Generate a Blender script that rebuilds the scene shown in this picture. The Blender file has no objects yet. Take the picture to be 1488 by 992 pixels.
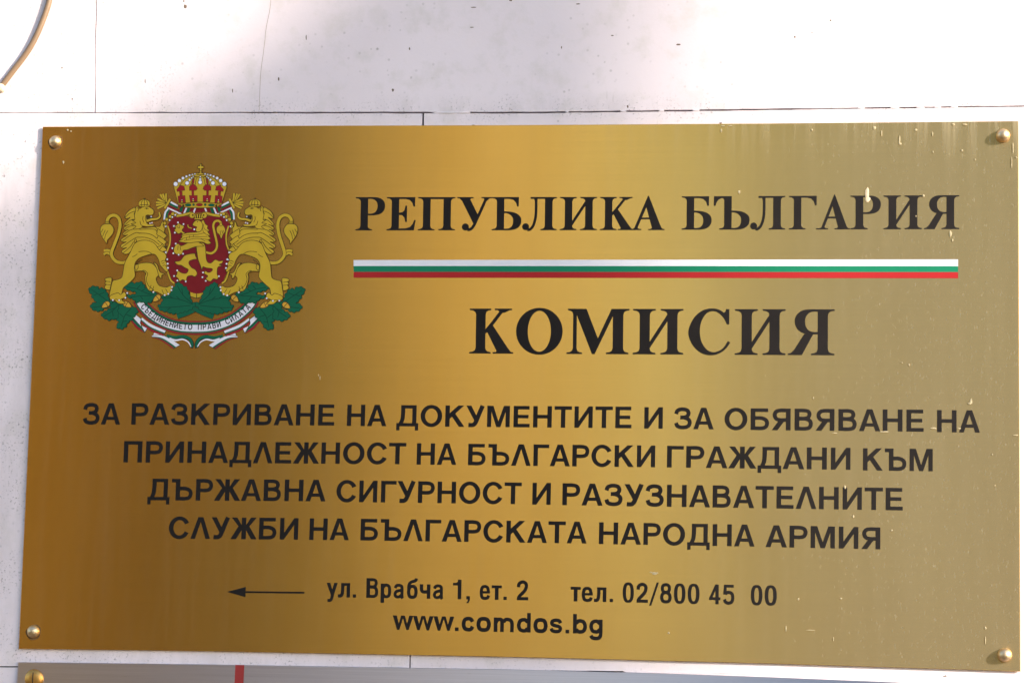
import bpy, math, random
from mathutils import Vector, Matrix, geometry
from mathutils import noise as mnoise

random.seed(7)
scene = bpy.context.scene
COL = scene.collection

# ---------------------------------------------------------------- camera
PW, PH, F = 1488.0, 992.0, 3560.0            # photograph size and focal length in its pixels
OFF = Vector((-0.37, 0.0, 1.64))              # lower left corner of the brass plate stands here
RX = Vector((0.99170096, 0.12671552, 0.02173452))
RY = Vector((-0.00579999, -0.12478667, 0.99216664))
RZ = Vector((0.12843509, -0.98405867, -0.12301612))
CAMP = Vector((0.60333187, -1.79497226, 0.01043047)) + OFF
cam_d = bpy.data.cameras.new('camera')
cam = bpy.data.objects.new('camera', cam_d)
COL.objects.link(cam)
scene.camera = cam
cam_d.sensor_width = 36.0
cam_d.lens = 36.0 * F / PW
cam_d.clip_start, cam_d.clip_end = 0.01, 500
M = Matrix((RX, RY, RZ)).transposed().to_4x4()
M.translation = CAMP
cam.matrix_world = M

# ---------------------------------------------------------------- light
SUN = Vector((0.848, -0.424, 0.318)).normalized()     # towards the sun
EL = math.asin(SUN.z)
world = bpy.data.worlds.new("World")
scene.world = world
world.use_nodes = True
wn = world.node_tree
bg = wn.nodes['Background']
sky = wn.nodes.new('ShaderNodeTexSky')
sky.sky_type = 'NISHITA'
sky.sun_disc = False
sky.sun_elevation = EL
sky.sun_rotation = math.atan2(SUN.x, SUN.y)
sky.air_density, sky.dust_density, sky.ozone_density = 1.0, 0.55, 1.5
wn.links.new(sky.outputs['Color'], bg.inputs['Color'])
bg.inputs['Strength'].default_value = 0.14
sl = bpy.data.lights.new('sun', 'SUN')
sl.energy = 3.3
sl.angle = math.radians(0.5)
sl.color = (1.0, 0.89, 0.74)
so = bpy.data.objects.new('sun', sl)
COL.objects.link(so)
so.rotation_euler = SUN.to_track_quat('Z', 'Y').to_euler()
so.location = (4, -4, 6)

vs = scene.view_settings
vs.view_transform = 'Standard'
vs.look = 'None'
vs.exposure = 1.53
vs.gamma = 1.0
vs.use_curve_mapping = False

# ---------------------------------------------------------------- helpers
def px(x, y, Y=0.0):
    """point of the plane y = Y that the photograph shows at pixel (x, y)"""
    d = RX * ((x - PW / 2) / F) + RY * ((PH / 2 - y) / F) - RZ
    t = (Y - CAMP.y) / d.y
    return CAMP + d * t

def empty(name, label, cat, loc, group=None):
    o = bpy.data.objects.new(name, None)
    COL.objects.link(o)
    o.location = loc
    o.empty_display_size = 0.02
    o['label'] = label
    o['category'] = cat
    if group:
        o['group'] = group
    return o

def pempty(name, parent, loc, label=None):
    o = bpy.data.objects.new(name, None)
    COL.objects.link(o)
    o.empty_display_size = 0.01
    put(o, parent, loc)
    if label:
        o['label'] = label
    return o

def wloc(o):
    p = Vector(o.location)
    while o.parent:
        o = o.parent
        p = p + Vector(o.location)
    return p

def put(o, parent, loc):
    o.parent = parent
    o.location = Vector(loc) - (wloc(parent) if parent else Vector((0, 0, 0)))

class MB:
    """collects faces in world coordinates, links them as ONE mesh object"""
    def __init__(s):
        s.v, s.f, s.m, s.sm = [], [], [], []
    def face(s, pts, mi=0, smooth=False):
        b = len(s.v)
        s.v.extend(Vector(p) for p in pts)
        s.f.append(tuple(range(b, b + len(pts))))
        s.m.append(mi); s.sm.append(smooth)
    def mesh(s, vs_, fs, mi=0, smooth=False):
        b = len(s.v)
        s.v.extend(Vector(p) for p in vs_)
        for f in fs:
            s.f.append(tuple(b + i for i in f))
            s.m.append(mi); s.sm.append(smooth)
    def build(s, name, mats, parent=None, label=None, origin=None, uv=False):
        if not isinstance(mats, (list, tuple)):
            mats = [mats]
        if origin is None:
            n = len(s.v)
            origin = sum(s.v, Vector()) / n
        me = bpy.data.meshes.new(name)
        me.from_pydata([p - origin for p in s.v], [], s.f)
        for mt in mats:
            me.materials.append(mt)
        for p, mi, smo in zip(me.polygons, s.m, s.sm):
            p.material_index = mi
            p.use_smooth = smo
        if uv:
            ul = me.uv_layers.new(name='UVMap')
            for lp in me.loops:
                q = s.v[lp.vertex_index]
                ul.data[lp.index].uv = (q.x, q.z)
        me.update()
        o = bpy.data.objects.new(name, me)
        COL.objects.link(o)
        put(o, parent, origin)
        if label:
            o['label'] = label
        return o

def catmull(pts, n=5, closed=False):
    P = [Vector((p[0], p[1])) for p in pts]
    out = []
    N = len(P)
    rng = range(N) if closed else range(N - 1)
    for i in rng:
        p1, p2 = P[i], P[(i + 1) % N]
        p0 = P[(i - 1) % N] if (closed or i > 0) else p1 * 2 - p2
        p3 = P[(i + 2) % N] if (closed or i + 2 < N) else p2 * 2 - p1
        for k in range(n):
            t = k / n
            out.append(0.5 * ((2 * p1) + (p2 - p0) * t + (2 * p0 - 5 * p1 + 4 * p2 - p3) * t * t
                              + (3 * p1 - p0 - 3 * p2 + p3) * t ** 3))
    if not closed:
        out.append(P[-1])
    return out

def band(pts, w, closed=False, w_end=None):
    """mitred strip of width w along a polyline: list of quads"""
    P = []
    for p in pts:
        p = Vector((p[0], p[1]))
        if not P or (p - P[-1]).length > 1e-6:
            P.append(p)
    if closed and (P[0] - P[-1]).length < 1e-6:
        P.pop()
    N = len(P)
    L, R = [], []
    for i in range(N):
        a = P[(i - 1) % N] if (closed or i > 0) else None
        b = P[(i + 1) % N] if (closed or i < N - 1) else None
        d1 = (P[i] - a).normalized() if a is not None else None
        d2 = (b - P[i]).normalized() if b is not None else None
        if d1 is None: d1 = d2
        if d2 is None: d2 = d1
        n1, n2 = Vector((-d1.y, d1.x)), Vector((-d2.y, d2.x))
        m = n1 + n2
        if m.length < 1e-4:
            m = n1.copy()
        m.normalize()
        ww = w if w_end is None else w + (w_end - w) * i / max(1, N - 1)
        k = min(1.0 / max(0.25, m.dot(n1)), 1.7) * ww / 2
        L.append(P[i] + m * k); R.append(P[i] - m * k)
    q = []
    for i in range(N if closed else N - 1):
        j = (i + 1) % N
        q.append([L[i], L[j], R[j], R[i]])
    return q

# ---------------------------------------------------------------- materials
def new_mat(name):
    m = bpy.data.materials.new(name)
    m.use_nodes = True
    nt = m.node_tree
    return m, nt, nt.nodes['Principled BSDF']

def N(nt, t, **kw):
    n = nt.nodes.new(t)
    for k, v in kw.items():
        setattr(n, k, v)
    return n

def noise_n(nt, vec, scale, detail=3.0, rough=0.55):
    n = N(nt, 'ShaderNodeTexNoise')
    n.inputs['Scale'].default_value = scale
    n.inputs['Detail'].default_value = detail
    n.inputs['Roughness'].default_value = rough
    if vec is not None:
        nt.links.new(vec, n.inputs['Vector'])
    return n.outputs['Fac']

def ramp(nt, fac, a, b, va=0.0, vb=1.0):
    n = N(nt, 'ShaderNodeMapRange')
    n.inputs['From Min'].default_value = a
    n.inputs['From Max'].default_value = b
    n.inputs['To Min'].default_value = va
    n.inputs['To Max'].default_value = vb
    nt.links.new(fac, n.inputs['Value'])
    return n.outputs['Result']

def math_n(nt, op, a, b=None):
    n = N(nt, 'ShaderNodeMath', operation=op)
    for i, v in enumerate((a, b)):
        if v is None:
            continue
        if isinstance(v, (int, float)):
            n.inputs[i].default_value = v
        else:
            nt.links.new(v, n.inputs[i])
    return n.outputs[0]

def mixc(nt, fac, a, b):
    n = N(nt, 'ShaderNodeMix', data_type='RGBA')
    if isinstance(fac, (int, float)):
        n.inputs[0].default_value = fac
    else:
        nt.links.new(fac, n.inputs[0])
    for i, v in ((6, a), (7, b)):
        if isinstance(v, tuple):
            n.inputs[i].default_value = (v[0], v[1], v[2], 1)
        else:
            nt.links.new(v, n.inputs[i])
    return n.outputs[2]

def pos(nt, scale=(1, 1, 1)):
    g = N(nt, 'ShaderNodeNewGeometry')
    mp = N(nt, 'ShaderNodeMapping')
    mp.inputs['Scale'].default_value = scale
    nt.links.new(g.outputs['Position'], mp.inputs['Vector'])
    return mp.outputs['Vector']

def bump(nt, bsdf, h, strength, dist):
    b = N(nt, 'ShaderNodeBump')
    b.inputs['Strength'].default_value = strength
    b.inputs['Distance'].default_value = dist
    nt.links.new(h, b.inputs['Height'])
    nt.links.new(b.outputs['Normal'], bsdf.inputs['Normal'])

def plain(name, col, rough=0.5, metal=0.0, var=0.08, scale=60):
    m, nt, b = new_mat(name)
    f = noise_n(nt, pos(nt), scale, 4)
    lo = tuple(c * (1 - var) for c in col)
    hi = tuple(min(1, c * (1 + var)) for c in col)
    nt.links.new(mixc(nt, ramp(nt, f, 0.3, 0.7), lo, hi), b.inputs['Base Color'])
    b.inputs['Roughness'].default_value = rough
    b.inputs['Metallic'].default_value = metal
    return m

def wall_mat():
    m, nt, b = new_mat('white_stone')
    p = pos(nt)
    big = noise_n(nt, p, 5, 4)
    mid = noise_n(nt, p, 45, 5, 0.65)
    fine = noise_n(nt, p, 420, 3, 0.6)
    c = mixc(nt, ramp(nt, big, 0.38, 0.62), (0.845, 0.75, 0.785), (0.785, 0.69, 0.72))
    c = mixc(nt, math_n(nt, 'MULTIPLY', ramp(nt, mid, 0.50, 0.70), 0.42), c, (0.60, 0.55, 0.50))
    # sooty specks, thicker in some patches
    v = N(nt, 'ShaderNodeTexVoronoi')
    v.inputs['Scale'].default_value = 230
    nt.links.new(p, v.inputs['Vector'])
    spot = ramp(nt, v.outputs['Distance'], 0.30, 0.14)
    patch = ramp(nt, noise_n(nt, p, 16, 4, 0.7), 0.50, 0.68)
    rnd = N(nt, 'ShaderNodeSeparateColor')
    nt.links.new(v.outputs['Color'], rnd.inputs[0])
    few = math_n(nt, 'GREATER_THAN', rnd.outputs[0], 0.72)
    sp = math_n(nt, 'MULTIPLY', math_n(nt, 'MULTIPLY', spot, few), patch)
    c = mixc(nt, math_n(nt, 'MULTIPLY', sp, 0.5), c, (0.16, 0.13, 0.11))
    # short rubbed scratches
    s1 = noise_n(nt, pos(nt, (260, 1, 40)), 1.0, 2, 0.5)
    s2 = noise_n(nt, p, 11, 2)
    scr = math_n(nt, 'MULTIPLY', ramp(nt, s1, 0.70, 0.76), ramp(nt, s2, 0.55, 0.66))
    c = mixc(nt, math_n(nt, 'MULTIPLY', scr, 0.45), c, (0.38, 0.33, 0.30))
    # soot flecks that gather round the left end of the sign and along its lower edge
    sx = N(nt, 'ShaderNodeSeparateXYZ')
    nt.links.new(p, sx.inputs[0])
    near = math_n(nt, 'MAXIMUM', ramp(nt, sx.outputs['X'], -0.20, -0.37), math_n(nt, 'MULTIPLY', ramp(nt, sx.outputs['X'], 0.30, -0.30), ramp(nt, sx.outputs['Z'], OFF.z + 0.06, OFF.z)))
    ja, jb = px(100, 163.6), px(1400, 155)
    zj = math_n(nt, 'ADD', math_n(nt, 'MULTIPLY', math_n(nt, 'SUBTRACT', sx.outputs['X'], ja.x), (jb.z - ja.z) / (jb.x - ja.x)), ja.z)
    dz = math_n(nt, 'ABSOLUTE', math_n(nt, 'SUBTRACT', sx.outputs['Z'], zj))
    near = math_n(nt, 'MAXIMUM', near, ramp(nt, dz, 0.014, 0.001))
    fl_ = math_n(nt, 'MULTIPLY', ramp(nt, noise_n(nt, p, 520, 3, 0.6), 0.56, 0.66), ramp(nt, noise_n(nt, p, 38, 4, 0.7), 0.44, 0.62))
    c = mixc(nt, math_n(nt, 'MULTIPLY', math_n(nt, 'MULTIPLY', fl_, near), 0.9), c, (0.20, 0.16, 0.16))
    smear = math_n(nt, 'MULTIPLY', ramp(nt, noise_n(nt, pos(nt, (30, 1, 9)), 1.0, 5, 0.7), 0.42, 0.66), near)
    c = mixc(nt, math_n(nt, 'MULTIPLY', smear, 0.35), c, (0.46, 0.41, 0.42))
    nt.links.new(c, b.inputs['Base Color'])
    b.inputs['Roughness'].default_value = 0.62
    h = math_n(nt, 'ADD', math_n(nt, 'MULTIPLY', mid, 0.7), math_n(nt, 'MULTIPLY', fine, 0.3))
    bump(nt, b, h, 0.25, 0.0008)
    return m

def brass_mat():
    m, nt, b = new_mat('brushed_brass')
    p = pos(nt)
    grain = noise_n(nt, pos(nt, (6, 1, 900)), 1.0, 4, 0.7)
    cloud = noise_n(nt, pos(nt, (14, 1, 5)), 1.0, 4, 0.6)
    c = mixc(nt, ramp(nt, cloud, 0.3, 0.7), BR_A, BR_B)
    c = mixc(nt, ramp(nt, grain, 0.25, 0.75, 0.0, 0.34), c, (0.58, 0.31, 0.05))
    # thin dusty film with dried drops and vertical runs
    sx = N(nt, 'ShaderNodeSeparateXYZ')
    nt.links.new(p, sx.inputs[0])
    side = ramp(nt, sx.outputs['X'], 0.02, 0.34)                 # more weather on the exposed end
    top = ramp(nt, sx.outputs['Z'], OFF.z + 0.36, OFF.z + 0.40)
    runs = noise_n(nt, pos(nt, (120, 1, 6)), 1.0, 4, 0.7)
    v = N(nt, 'ShaderNodeTexVoronoi')
    v.inputs['Scale'].default_value = 300
    nt.links.new(pos(nt, (1, 1, 0.6)), v.inputs['Vector'])
    rnd = N(nt, 'ShaderNodeSeparateColor')
    nt.links.new(v.outputs['Color'], rnd.inputs[0])
    drop = math_n(nt, 'MULTIPLY', ramp(nt, v.outputs['Distance'], 0.22, 0.08), math_n(nt, 'GREATER_THAN', rnd.outputs[0], 0.86))
    drop = math_n(nt, 'MULTIPLY', drop, rnd.outputs[1])
    fleck = ramp(nt, noise_n(nt, pos(nt, (520, 1, 190)), 1.0, 4, 0.7), 0.60, 0.76)
    film = math_n(nt, 'ADD', ramp(nt, sx.outputs['X'], -0.05, 0.30, 0.01, FILM), math_n(nt, 'MULTIPLY', ramp(nt, runs, 0.45, 0.75), 0.035))  # dust share raised to the right to imitate the paler sunlit end
    film = math_n(nt, 'ADD', film, math_n(nt, 'MULTIPLY', math_n(nt, 'MULTIPLY', drop, math_n(nt, 'ADD', side, 0.06)), 0.45))
    film = math_n(nt, 'ADD', film, math_n(nt, 'MULTIPLY', math_n(nt, 'MULTIPLY', fleck, side), 0.30))
    film = math_n(nt, 'ADD', film, math_n(nt, 'MULTIPLY', math_n(nt, 'MULTIPLY', ramp(nt, runs, 0.48, 0.62), math_n(nt, 'MULTIPLY', side, math_n(nt, 'POWER', top, 2.0))), 0.22))
    film = math_n(nt, 'MINIMUM', film, 0.9)
    nt.links.new(c, b.inputs['Base Color'])
    b.inputs['Metallic'].default_value = 1.0
    b.inputs['Roughness'].default_value = 0.255
    b.inputs['Anisotropic'].default_value = 0.85
    b.inputs['Anisotropic Rotation'].default_value = 0.25
    tg = N(nt, 'ShaderNodeTangent', direction_type='UV_MAP')
    tg.uv_map = 'UVMap'
    nt.links.new(tg.outputs[0], b.inputs['Tangent'])
    d = N(nt, 'ShaderNodeBsdfDiffuse')
    d.inputs['Color'].default_value = (0.60, 0.50, 0.33, 1)
    mx = N(nt, 'ShaderNodeMixShader')
    nt.links.new(film, mx.inputs[0])
    nt.links.new(b.outputs[0], mx.inputs[1])
    nt.links.new(d.outputs[0], mx.inputs[2])
    nt.links.new(mx.outputs[0], nt.nodes['Material Output'].inputs['Surface'])
    return m
BR_A, BR_B, FILM = (0.87, 0.505, 0.10), (0.79, 0.445, 0.08), 0.19

MAT = {}
MAT['wall'] = wall_mat()
MAT['brass'] = brass_mat()
MAT['joint'] = plain('joint_dark_mortar', (0.06, 0.045, 0.04), 0.9)  # dark mortar seen through the open joints
MAT['mortar'] = plain('mortar', (0.55, 0.50, 0.46), 0.9, var=0.2, scale=300)
MAT['ink'] = plain('black_ink', (0.011, 0.008, 0.007), 0.6, var=0.2, scale=40)
MAT['ink'].node_tree.nodes['Principled BSDF'].inputs['Specular IOR Level'].default_value = 0.2
MAT['gold'] = plain('gold_enamel', (0.56, 0.37, 0.03), 0.5)
MAT['line'] = plain('brown_line_enamel', (0.055, 0.036, 0.012), 0.55)
MAT['red'] = plain('crimson_enamel', (0.20, 0.014, 0.018), 0.45)
MAT['crownred'] = plain('bright_red_enamel', (0.30, 0.016, 0.022), 0.45)
MAT['green'] = plain('green_enamel', (0.008, 0.115, 0.058), 0.5)
MAT['darkgreen'] = plain('dark_green_enamel', (0.006, 0.05, 0.028), 0.5)
MAT['white'] = plain('white_enamel', (0.74, 0.72, 0.78), 0.5, var=0.03)
MAT['silver'] = plain('pearl_enamel', (0.80, 0.78, 0.86), 0.5, var=0.03)
MAT['acorn'] = plain('acorn_enamel', (0.62, 0.34, 0.04), 0.5)
MAT['flagred'] = plain('flag_red_enamel', (0.40, 0.022, 0.024), 0.45, var=0.04)
MAT['flaggreen'] = plain('flag_green_enamel', (0.012, 0.20, 0.105), 0.45, var=0.04)
MAT['flagwhite'] = plain('flag_white_enamel', (0.78, 0.77, 0.82), 0.45, var=0.03)
for k in ('gold', 'line', 'red', 'crownred', 'green', 'darkgreen', 'white', 'silver', 'acorn', 'flagred', 'flaggreen', 'flagwhite'):
    MAT[k].node_tree.nodes['Principled BSDF'].inputs['Specular IOR Level'].default_value = 0.12
MAT['cap'] = plain('screw_brass', (0.68, 0.51, 0.31), 0.47, 1.0, var=0.15, scale=500)
MAT['grime'] = plain('brown_grime', (0.16, 0.085, 0.03), 0.9, var=0.3, scale=700)
MAT['slot'] = plain('slot_dark', (0.05, 0.035, 0.02), 0.8)  # dark tone of the strip that stands for the screw slot
MAT['goldscrew'] = plain('gilt_screw', (0.62, 0.33, 0.09), 0.42, 1.0, var=0.12, scale=500)
MAT['cable'] = plain('beige_cable_pvc', (0.21, 0.135, 0.08), 0.5, var=0.10, scale=70)
MAT['clip'] = plain('cable_clip_plastic', (0.62, 0.52, 0.38), 0.5)
MAT['splash'] = plain('dried_splash', (0.62, 0.50, 0.34), 0.8, var=0.25, scale=900)
MAT['drop'] = plain('dried_drop', (0.45, 0.37, 0.22), 0.8, var=0.3, scale=900)
MAT['rust'] = plain('rust_run', (0.45, 0.26, 0.10), 0.8, var=0.25, scale=500)
MAT['rubber'] = plain('black_paint', (0.02, 0.02, 0.02), 0.6)

def steel_mat():
    m, nt, b = new_mat('brushed_steel')
    grain = noise_n(nt, pos(nt, (8, 1, 900)), 1.0, 4, 0.7)
    c = mixc(nt, ramp(nt, grain, 0.3, 0.7), (0.60, 0.56, 0.60), (0.70, 0.66, 0.70))
    nt.links.new(c, b.inputs['Base Color'])
    b.inputs['Metallic'].default_value = 1.0
    nt.links.new(ramp(nt, grain, 0.2, 0.8, 0.26, 0.34), b.inputs['Roughness'])
    b.inputs['Anisotropic'].default_value = 0.7
    b.inputs['Anisotropic Rotation'].default_value = 0.25
    tg = N(nt, 'ShaderNodeTangent', direction_type='UV_MAP')
    tg.uv_map = 'UVMap'
    nt.links.new(tg.outputs[0], b.inputs['Tangent'])
    return m
MAT['steel'] = steel_mat()

# ---------------------------------------------------------------- surroundings that light, shade and mirror
def box(mb, x0, x1, y0, y1, z0, z1, mi=0):
    v = [(x0, y0, z0), (x1, y0, z0), (x1, y1, z0), (x0, y1, z0), (x0, y0, z1), (x1, y0, z1), (x1, y1, z1), (x0, y1, z1)]
    mb.mesh(v, [(0, 3, 2, 1), (4, 5, 6, 7), (0, 1, 5, 4), (1, 2, 6, 5), (2, 3, 7, 6), (3, 0, 4, 7)], mi)

g = MB()
g.face([(-150, -200, 0), (150, -200, 0), (150, 0.3, 0), (-150, 0.3, 0)])
o = g.build('street', plain('street_yellow_brick', (0.10, 0.062, 0.022), 0.9))
o['kind'] = 'structure'; o['label'] = 'yellow brick street in front of the wall'

# unseen brown house added for the dark band mirrored in the left brass
hd = 30.0
hb = MB()
def across(a):
    return CAMP.x + (hd + 1.8) * math.tan(math.radians(a))
HX0, HX1 = across(-17.3), across(-14.1)
box(hb, HX0, HX1, -hd - 52, -hd, 0, 42)
house = empty('added_brown_house', 'unseen tall brown house added for its reflection in the brass', 'building', ((HX0 + HX1) / 2, -hd, 0))
hb.build('wall', plain('brown_render', (0.20, 0.045, 0.004), 0.9), house)
sw = MB()
box(sw, HX1 + 0.003, HX1 + 0.05, -hd - 51.9, -hd - 0.05, 0.3, 41.9)
sw.build('reflector_side', plain('side_render', (0.245, 0.25, 0.26), 0.9), house)  # added side face whose sunlit reflection brightens the middle of the brass
for i in range(2):
    for k in range(7):
        w = MB()
        cx = HX0 + (HX1 - HX0) * (0.28 + 0.44 * i)
        box(w, cx - 0.55, cx + 0.55, -hd, -hd + 0.06, 2.4 + 3.2 * k, 4.2 + 3.2 * k)
        w.build('window', plain('window_glass', (0.05, 0.05, 0.055), 0.2), house) if k else None

ob = MB()  # unseen house, added so the left end of the brass mirrors ochre
box(ob, across(-34), HX0 - 0.01, -hd - 20, -hd + 0.4, 0, 24)
oc = ob.build('added_ochre_house', plain('ochre_render', (0.85, 0.44, 0.11), 0.9))
oc['label'] = 'unseen ochre house added for its warm reflection in the brass'
oc['category'] = 'building'

bb = MB()  # unseen house, added to cool what the right end of the brass mirrors
box(bb, across(-2.6), across(14), -hd - 14, -hd - 1.0, 0, 22)
bc = bb.build('added_blue_house', plain('blue_grey_render', (0.33, 0.38, 0.52), 0.9))
bc['label'] = 'unseen blue grey house added for its cool reflection in the brass'
bc['category'] = 'building'

# unseen gable shape, added and cut to throw the soft shadow across the sign
SD = 11.0
gb = MB()
def shade(x, y):
    return px(x, y) + SUN * SD
prof = [shade(1010, -700), shade(1000, 1300), shade(-2200, 2000), shade(-2200, 2000), shade(-420, 570), shade(0, 275), shade(440, -10), shade(470, -700)]
prof[1].z = 0; prof[2].z = 0
prof[3] = Vector((prof[2].x, prof[2].y, 1.0))
q = SUN.copy(); q.z = 0; q = q.normalized() * 1.2
n = len(prof)
vv = prof + [p + q for p in prof]
ff = [tuple(range(n)), tuple(range(2 * n - 1, n - 1, -1))] + [(i, i + n, (i + 1) % n + n, (i + 1) % n) for i in range(n)]
gb.mesh(vv, ff)
gab = gb.build('shade_gable', plain('grey_render', (0.35, 0.33, 0.31), 0.9))
gab['label'] = 'unseen gabled block added and shaped to shade the wall and sign'
gab['category'] = 'building'

# ---------------------------------------------------------------- wall of stone panels
wall = empty('panelled_wall', 'white stone panelled wall behind both metal signs', 'wall', (0, 0, 1.5))
def jitter(a, b, amp, step=9, seed=0.0, Yp=0.0):
    """photo-pixel polyline a to b with a chipped edge"""
    L = math.hypot(b[0] - a[0], b[1] - a[1])
    k = max(2, int(L / step))
    nx, ny = -(b[1] - a[1]) / L, (b[0] - a[0]) / L
    out = []
    for i in range(k):
        t = i / k
        x, y = a[0] + (b[0] - a[0]) * t, a[1] + (b[1] - a[1]) * t
        d = mnoise.noise(Vector((x * 0.035, y * 0.035, seed))) + 0.6 * mnoise.noise(Vector((x * 0.16, y * 0.16, seed + 3)))
        out.append((x + nx * d * amp, y + ny * d * amp))
    return out
def panel(corners, amps, seed, warm=None):
    pts = []
    for i in range(len(corners)):
        a, b = corners[i], corners[(i + 1) % len(corners)]
        pts += jitter(a, b, amps[i], seed=seed + i * 7.3)
    fr = [px(x, y) for x, y in pts]
    bk = [p + Vector((0, 0.02, 0)) for p in fr]
    mb = MB()
    n = len(fr)
    tris = geometry.tessellate_polygon([fr])
    mb.mesh(fr, [(a, b, c) for a, b, c in tris])
    mb.mesh(fr + bk, [(i, (i + 1) % n, (i + 1) % n + n, i + n) for i in range(n)])
    o = mb.build('stone_panel', MAT['wall'], wall)
    # make every face look outwards
    import bmesh
    bm = bmesh.new(); bm.from_mesh(o.data)
    bmesh.ops.remove_doubles(bm, verts=bm.verts, dist=1e-6)
    bmesh.ops.recalc_face_normals(bm, faces=bm.faces)
    bm.to_mesh(o.data); bm.free()
    return o
# joints: one long course line, three upright joints
def yj(x):      # long horizontal joint
    return 163.6 + (x - 0) * 0.0003 - max(0, x - 760) * 0.0135
def yj2(x):
    return 965 + max(0, x) * 0.0112
XR = 1900
panel([(-400, -420), (143.0, -420), (137.4, yj(137) - .5), (-400, yj(-400) - .5)], [0, .4, .5, 0], 1)
panel([(144.8, -420), (XR, -420), (XR, yj(XR) - .9), (760, yj(760) - 1.2), (600, yj(600) - 1.2), (138.8, yj(138) - .5)], [0, 0, .5, .6, .6, .4], 2)
panel([(-400, yj(-400) + .5), (138, yj(138) + .8), (613.4, yj(613) + 1.2), (594.5, yj2(594) - .7), (-400, yj2(-400) - .7)], [.4, .6, .3, .5, 0], 3)
panel([(616.3, yj(616) + 1.2), (760, yj(760) + 1.3), (XR, yj(XR) + .7), (XR, yj2(XR) - .7), (596.4, yj2(596) - .7)], [.6, .6, 0, .5, .3], 4)
panel([(-400, yj2(-400) + .7), (900, yj2(900) + .7), (900, 1400), (-400, 1400)], [.5, 0, 0, 0], 5)
panel([(902, yj2(902) + .7), (XR, yj2(XR) + .7), (XR, 1400), (902, 1400)], [.5, 0, 0, 0], 6)
bk = MB()
a, b = px(-395, 1395, 0.006), px(XR - 5, -415, 0.006)
bk.face([(a.x, 0.006, a.z), (b.x, 0.006, a.z), (b.x, 0.006, b.z), (a.x, 0.006, b.z)])
bk.build('joint_mortar', MAT['joint'], wall)
# filler that bridges the open joint here and there
fl = MB()
def blob(mb, x, y, rx, ry, Y, seed, h=0.0006, mi=0, nn=14):
    c = px(x, y, Y - h)
    ring = []
    for i in range(nn):
        t = 2 * math.pi * i / nn
        k = 1 + 0.45 * mnoise.noise(Vector((math.cos(t) * 1.3 + seed, math.sin(t) * 1.3, seed)))
        ring.append(px(x + math.cos(t) * rx * k, y + math.sin(t) * ry * k, Y - 0.00006))
    mid = [c + (r - c) * 0.6 + Vector((0, -(h * 0.35) - (r - c).y * 0.35, 0)) for r in ring]
    mb.mesh(ring + mid + [c], [(i, (i + 1) % nn, (i + 1) % nn + nn, i + nn) for i in range(nn)]
            + [(i + nn, (i + 1) % nn + nn, 2 * nn) for i in range(nn)], mi, True)
for i, (x, w) in enumerate([(650, 20), (672, 12), (824, 3), (906, 5), (961, 4), (1012, 5), (1251, 5), (1300, 8), (1337, 6), (1363, 5), (1386, 5)]):
    blob(fl, x, yj(x), w, 1.5, 0.0, i * 1.7, 0.0003)
for i in range(26):
    x = 935 + i * 38
    blob(fl, x, yj2(x), 26, 2.2, 0.0, 300 + i * 1.9, 0.0002)
fl.build('joint_filler', MAT['wall'], wall)
# hairline crack, chips and scuffs seen on the panels
cr = MB()
crack = catmull([(395, -40), (393, 8), (387, 40), (383, 75), (379, 105), (377.5, 135), (376.5, 162)], 6)
crack = [p + Vector((0.5 * mnoise.noise(Vector((p.y * 0.2, 0, 1))), 0)) for p in crack]
for qd in band(crack, 0.6):
    cr.face([px(p.x, p.y, -0.0001) for p in qd])
cr.build('hairline_crack', plain('crack_dirt', (0.45, 0.37, 0.31), 0.9), wall)
ch = MB()
for i, (x, y, rx, ry) in enumerate([(269, 9.5, 2.6, 3.0), (267, 2, 1.2, 1.6), (571, 131, 1.6, 2.4), (595, 71, 1.0, 2.2), (816, 69, .9, 1.8), (890, 52, 2.2, .9), (986, 65, 3.2, 1.2),
        (912, 155, 1.3, 2), (1047, 179, 2.4, 1.0), (405, 115, 1.2, 3.0), (338, 132, .7, 3), (445, 55, .8, 4), (1373, 981, 3.0, 1.6), (688, 183, 2.4, 1.6), (400, 163.5, 4, 1), (211, 118, .7, 3.6), (105, 144, 1.2, 1),
        (90, 99, 1.6, 1.0), (742, 1, 2.2, 1.2), (840, 6, 3, .9), (688, 11, 4, .8), (686, 40, 3, .8), (1180, 48, 1, 1), (1155, 54, 1.3, 1.6), (1207, 30, 1.4, 1.4)]):
    blob(ch, x, y, rx, ry, 0.0, 40 + i * 2.1, 0.00015, nn=9)
ch.build('chipped_spot', plain('chip_dirt', (0.17, 0.12, 0.09), 0.9), wall)

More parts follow.
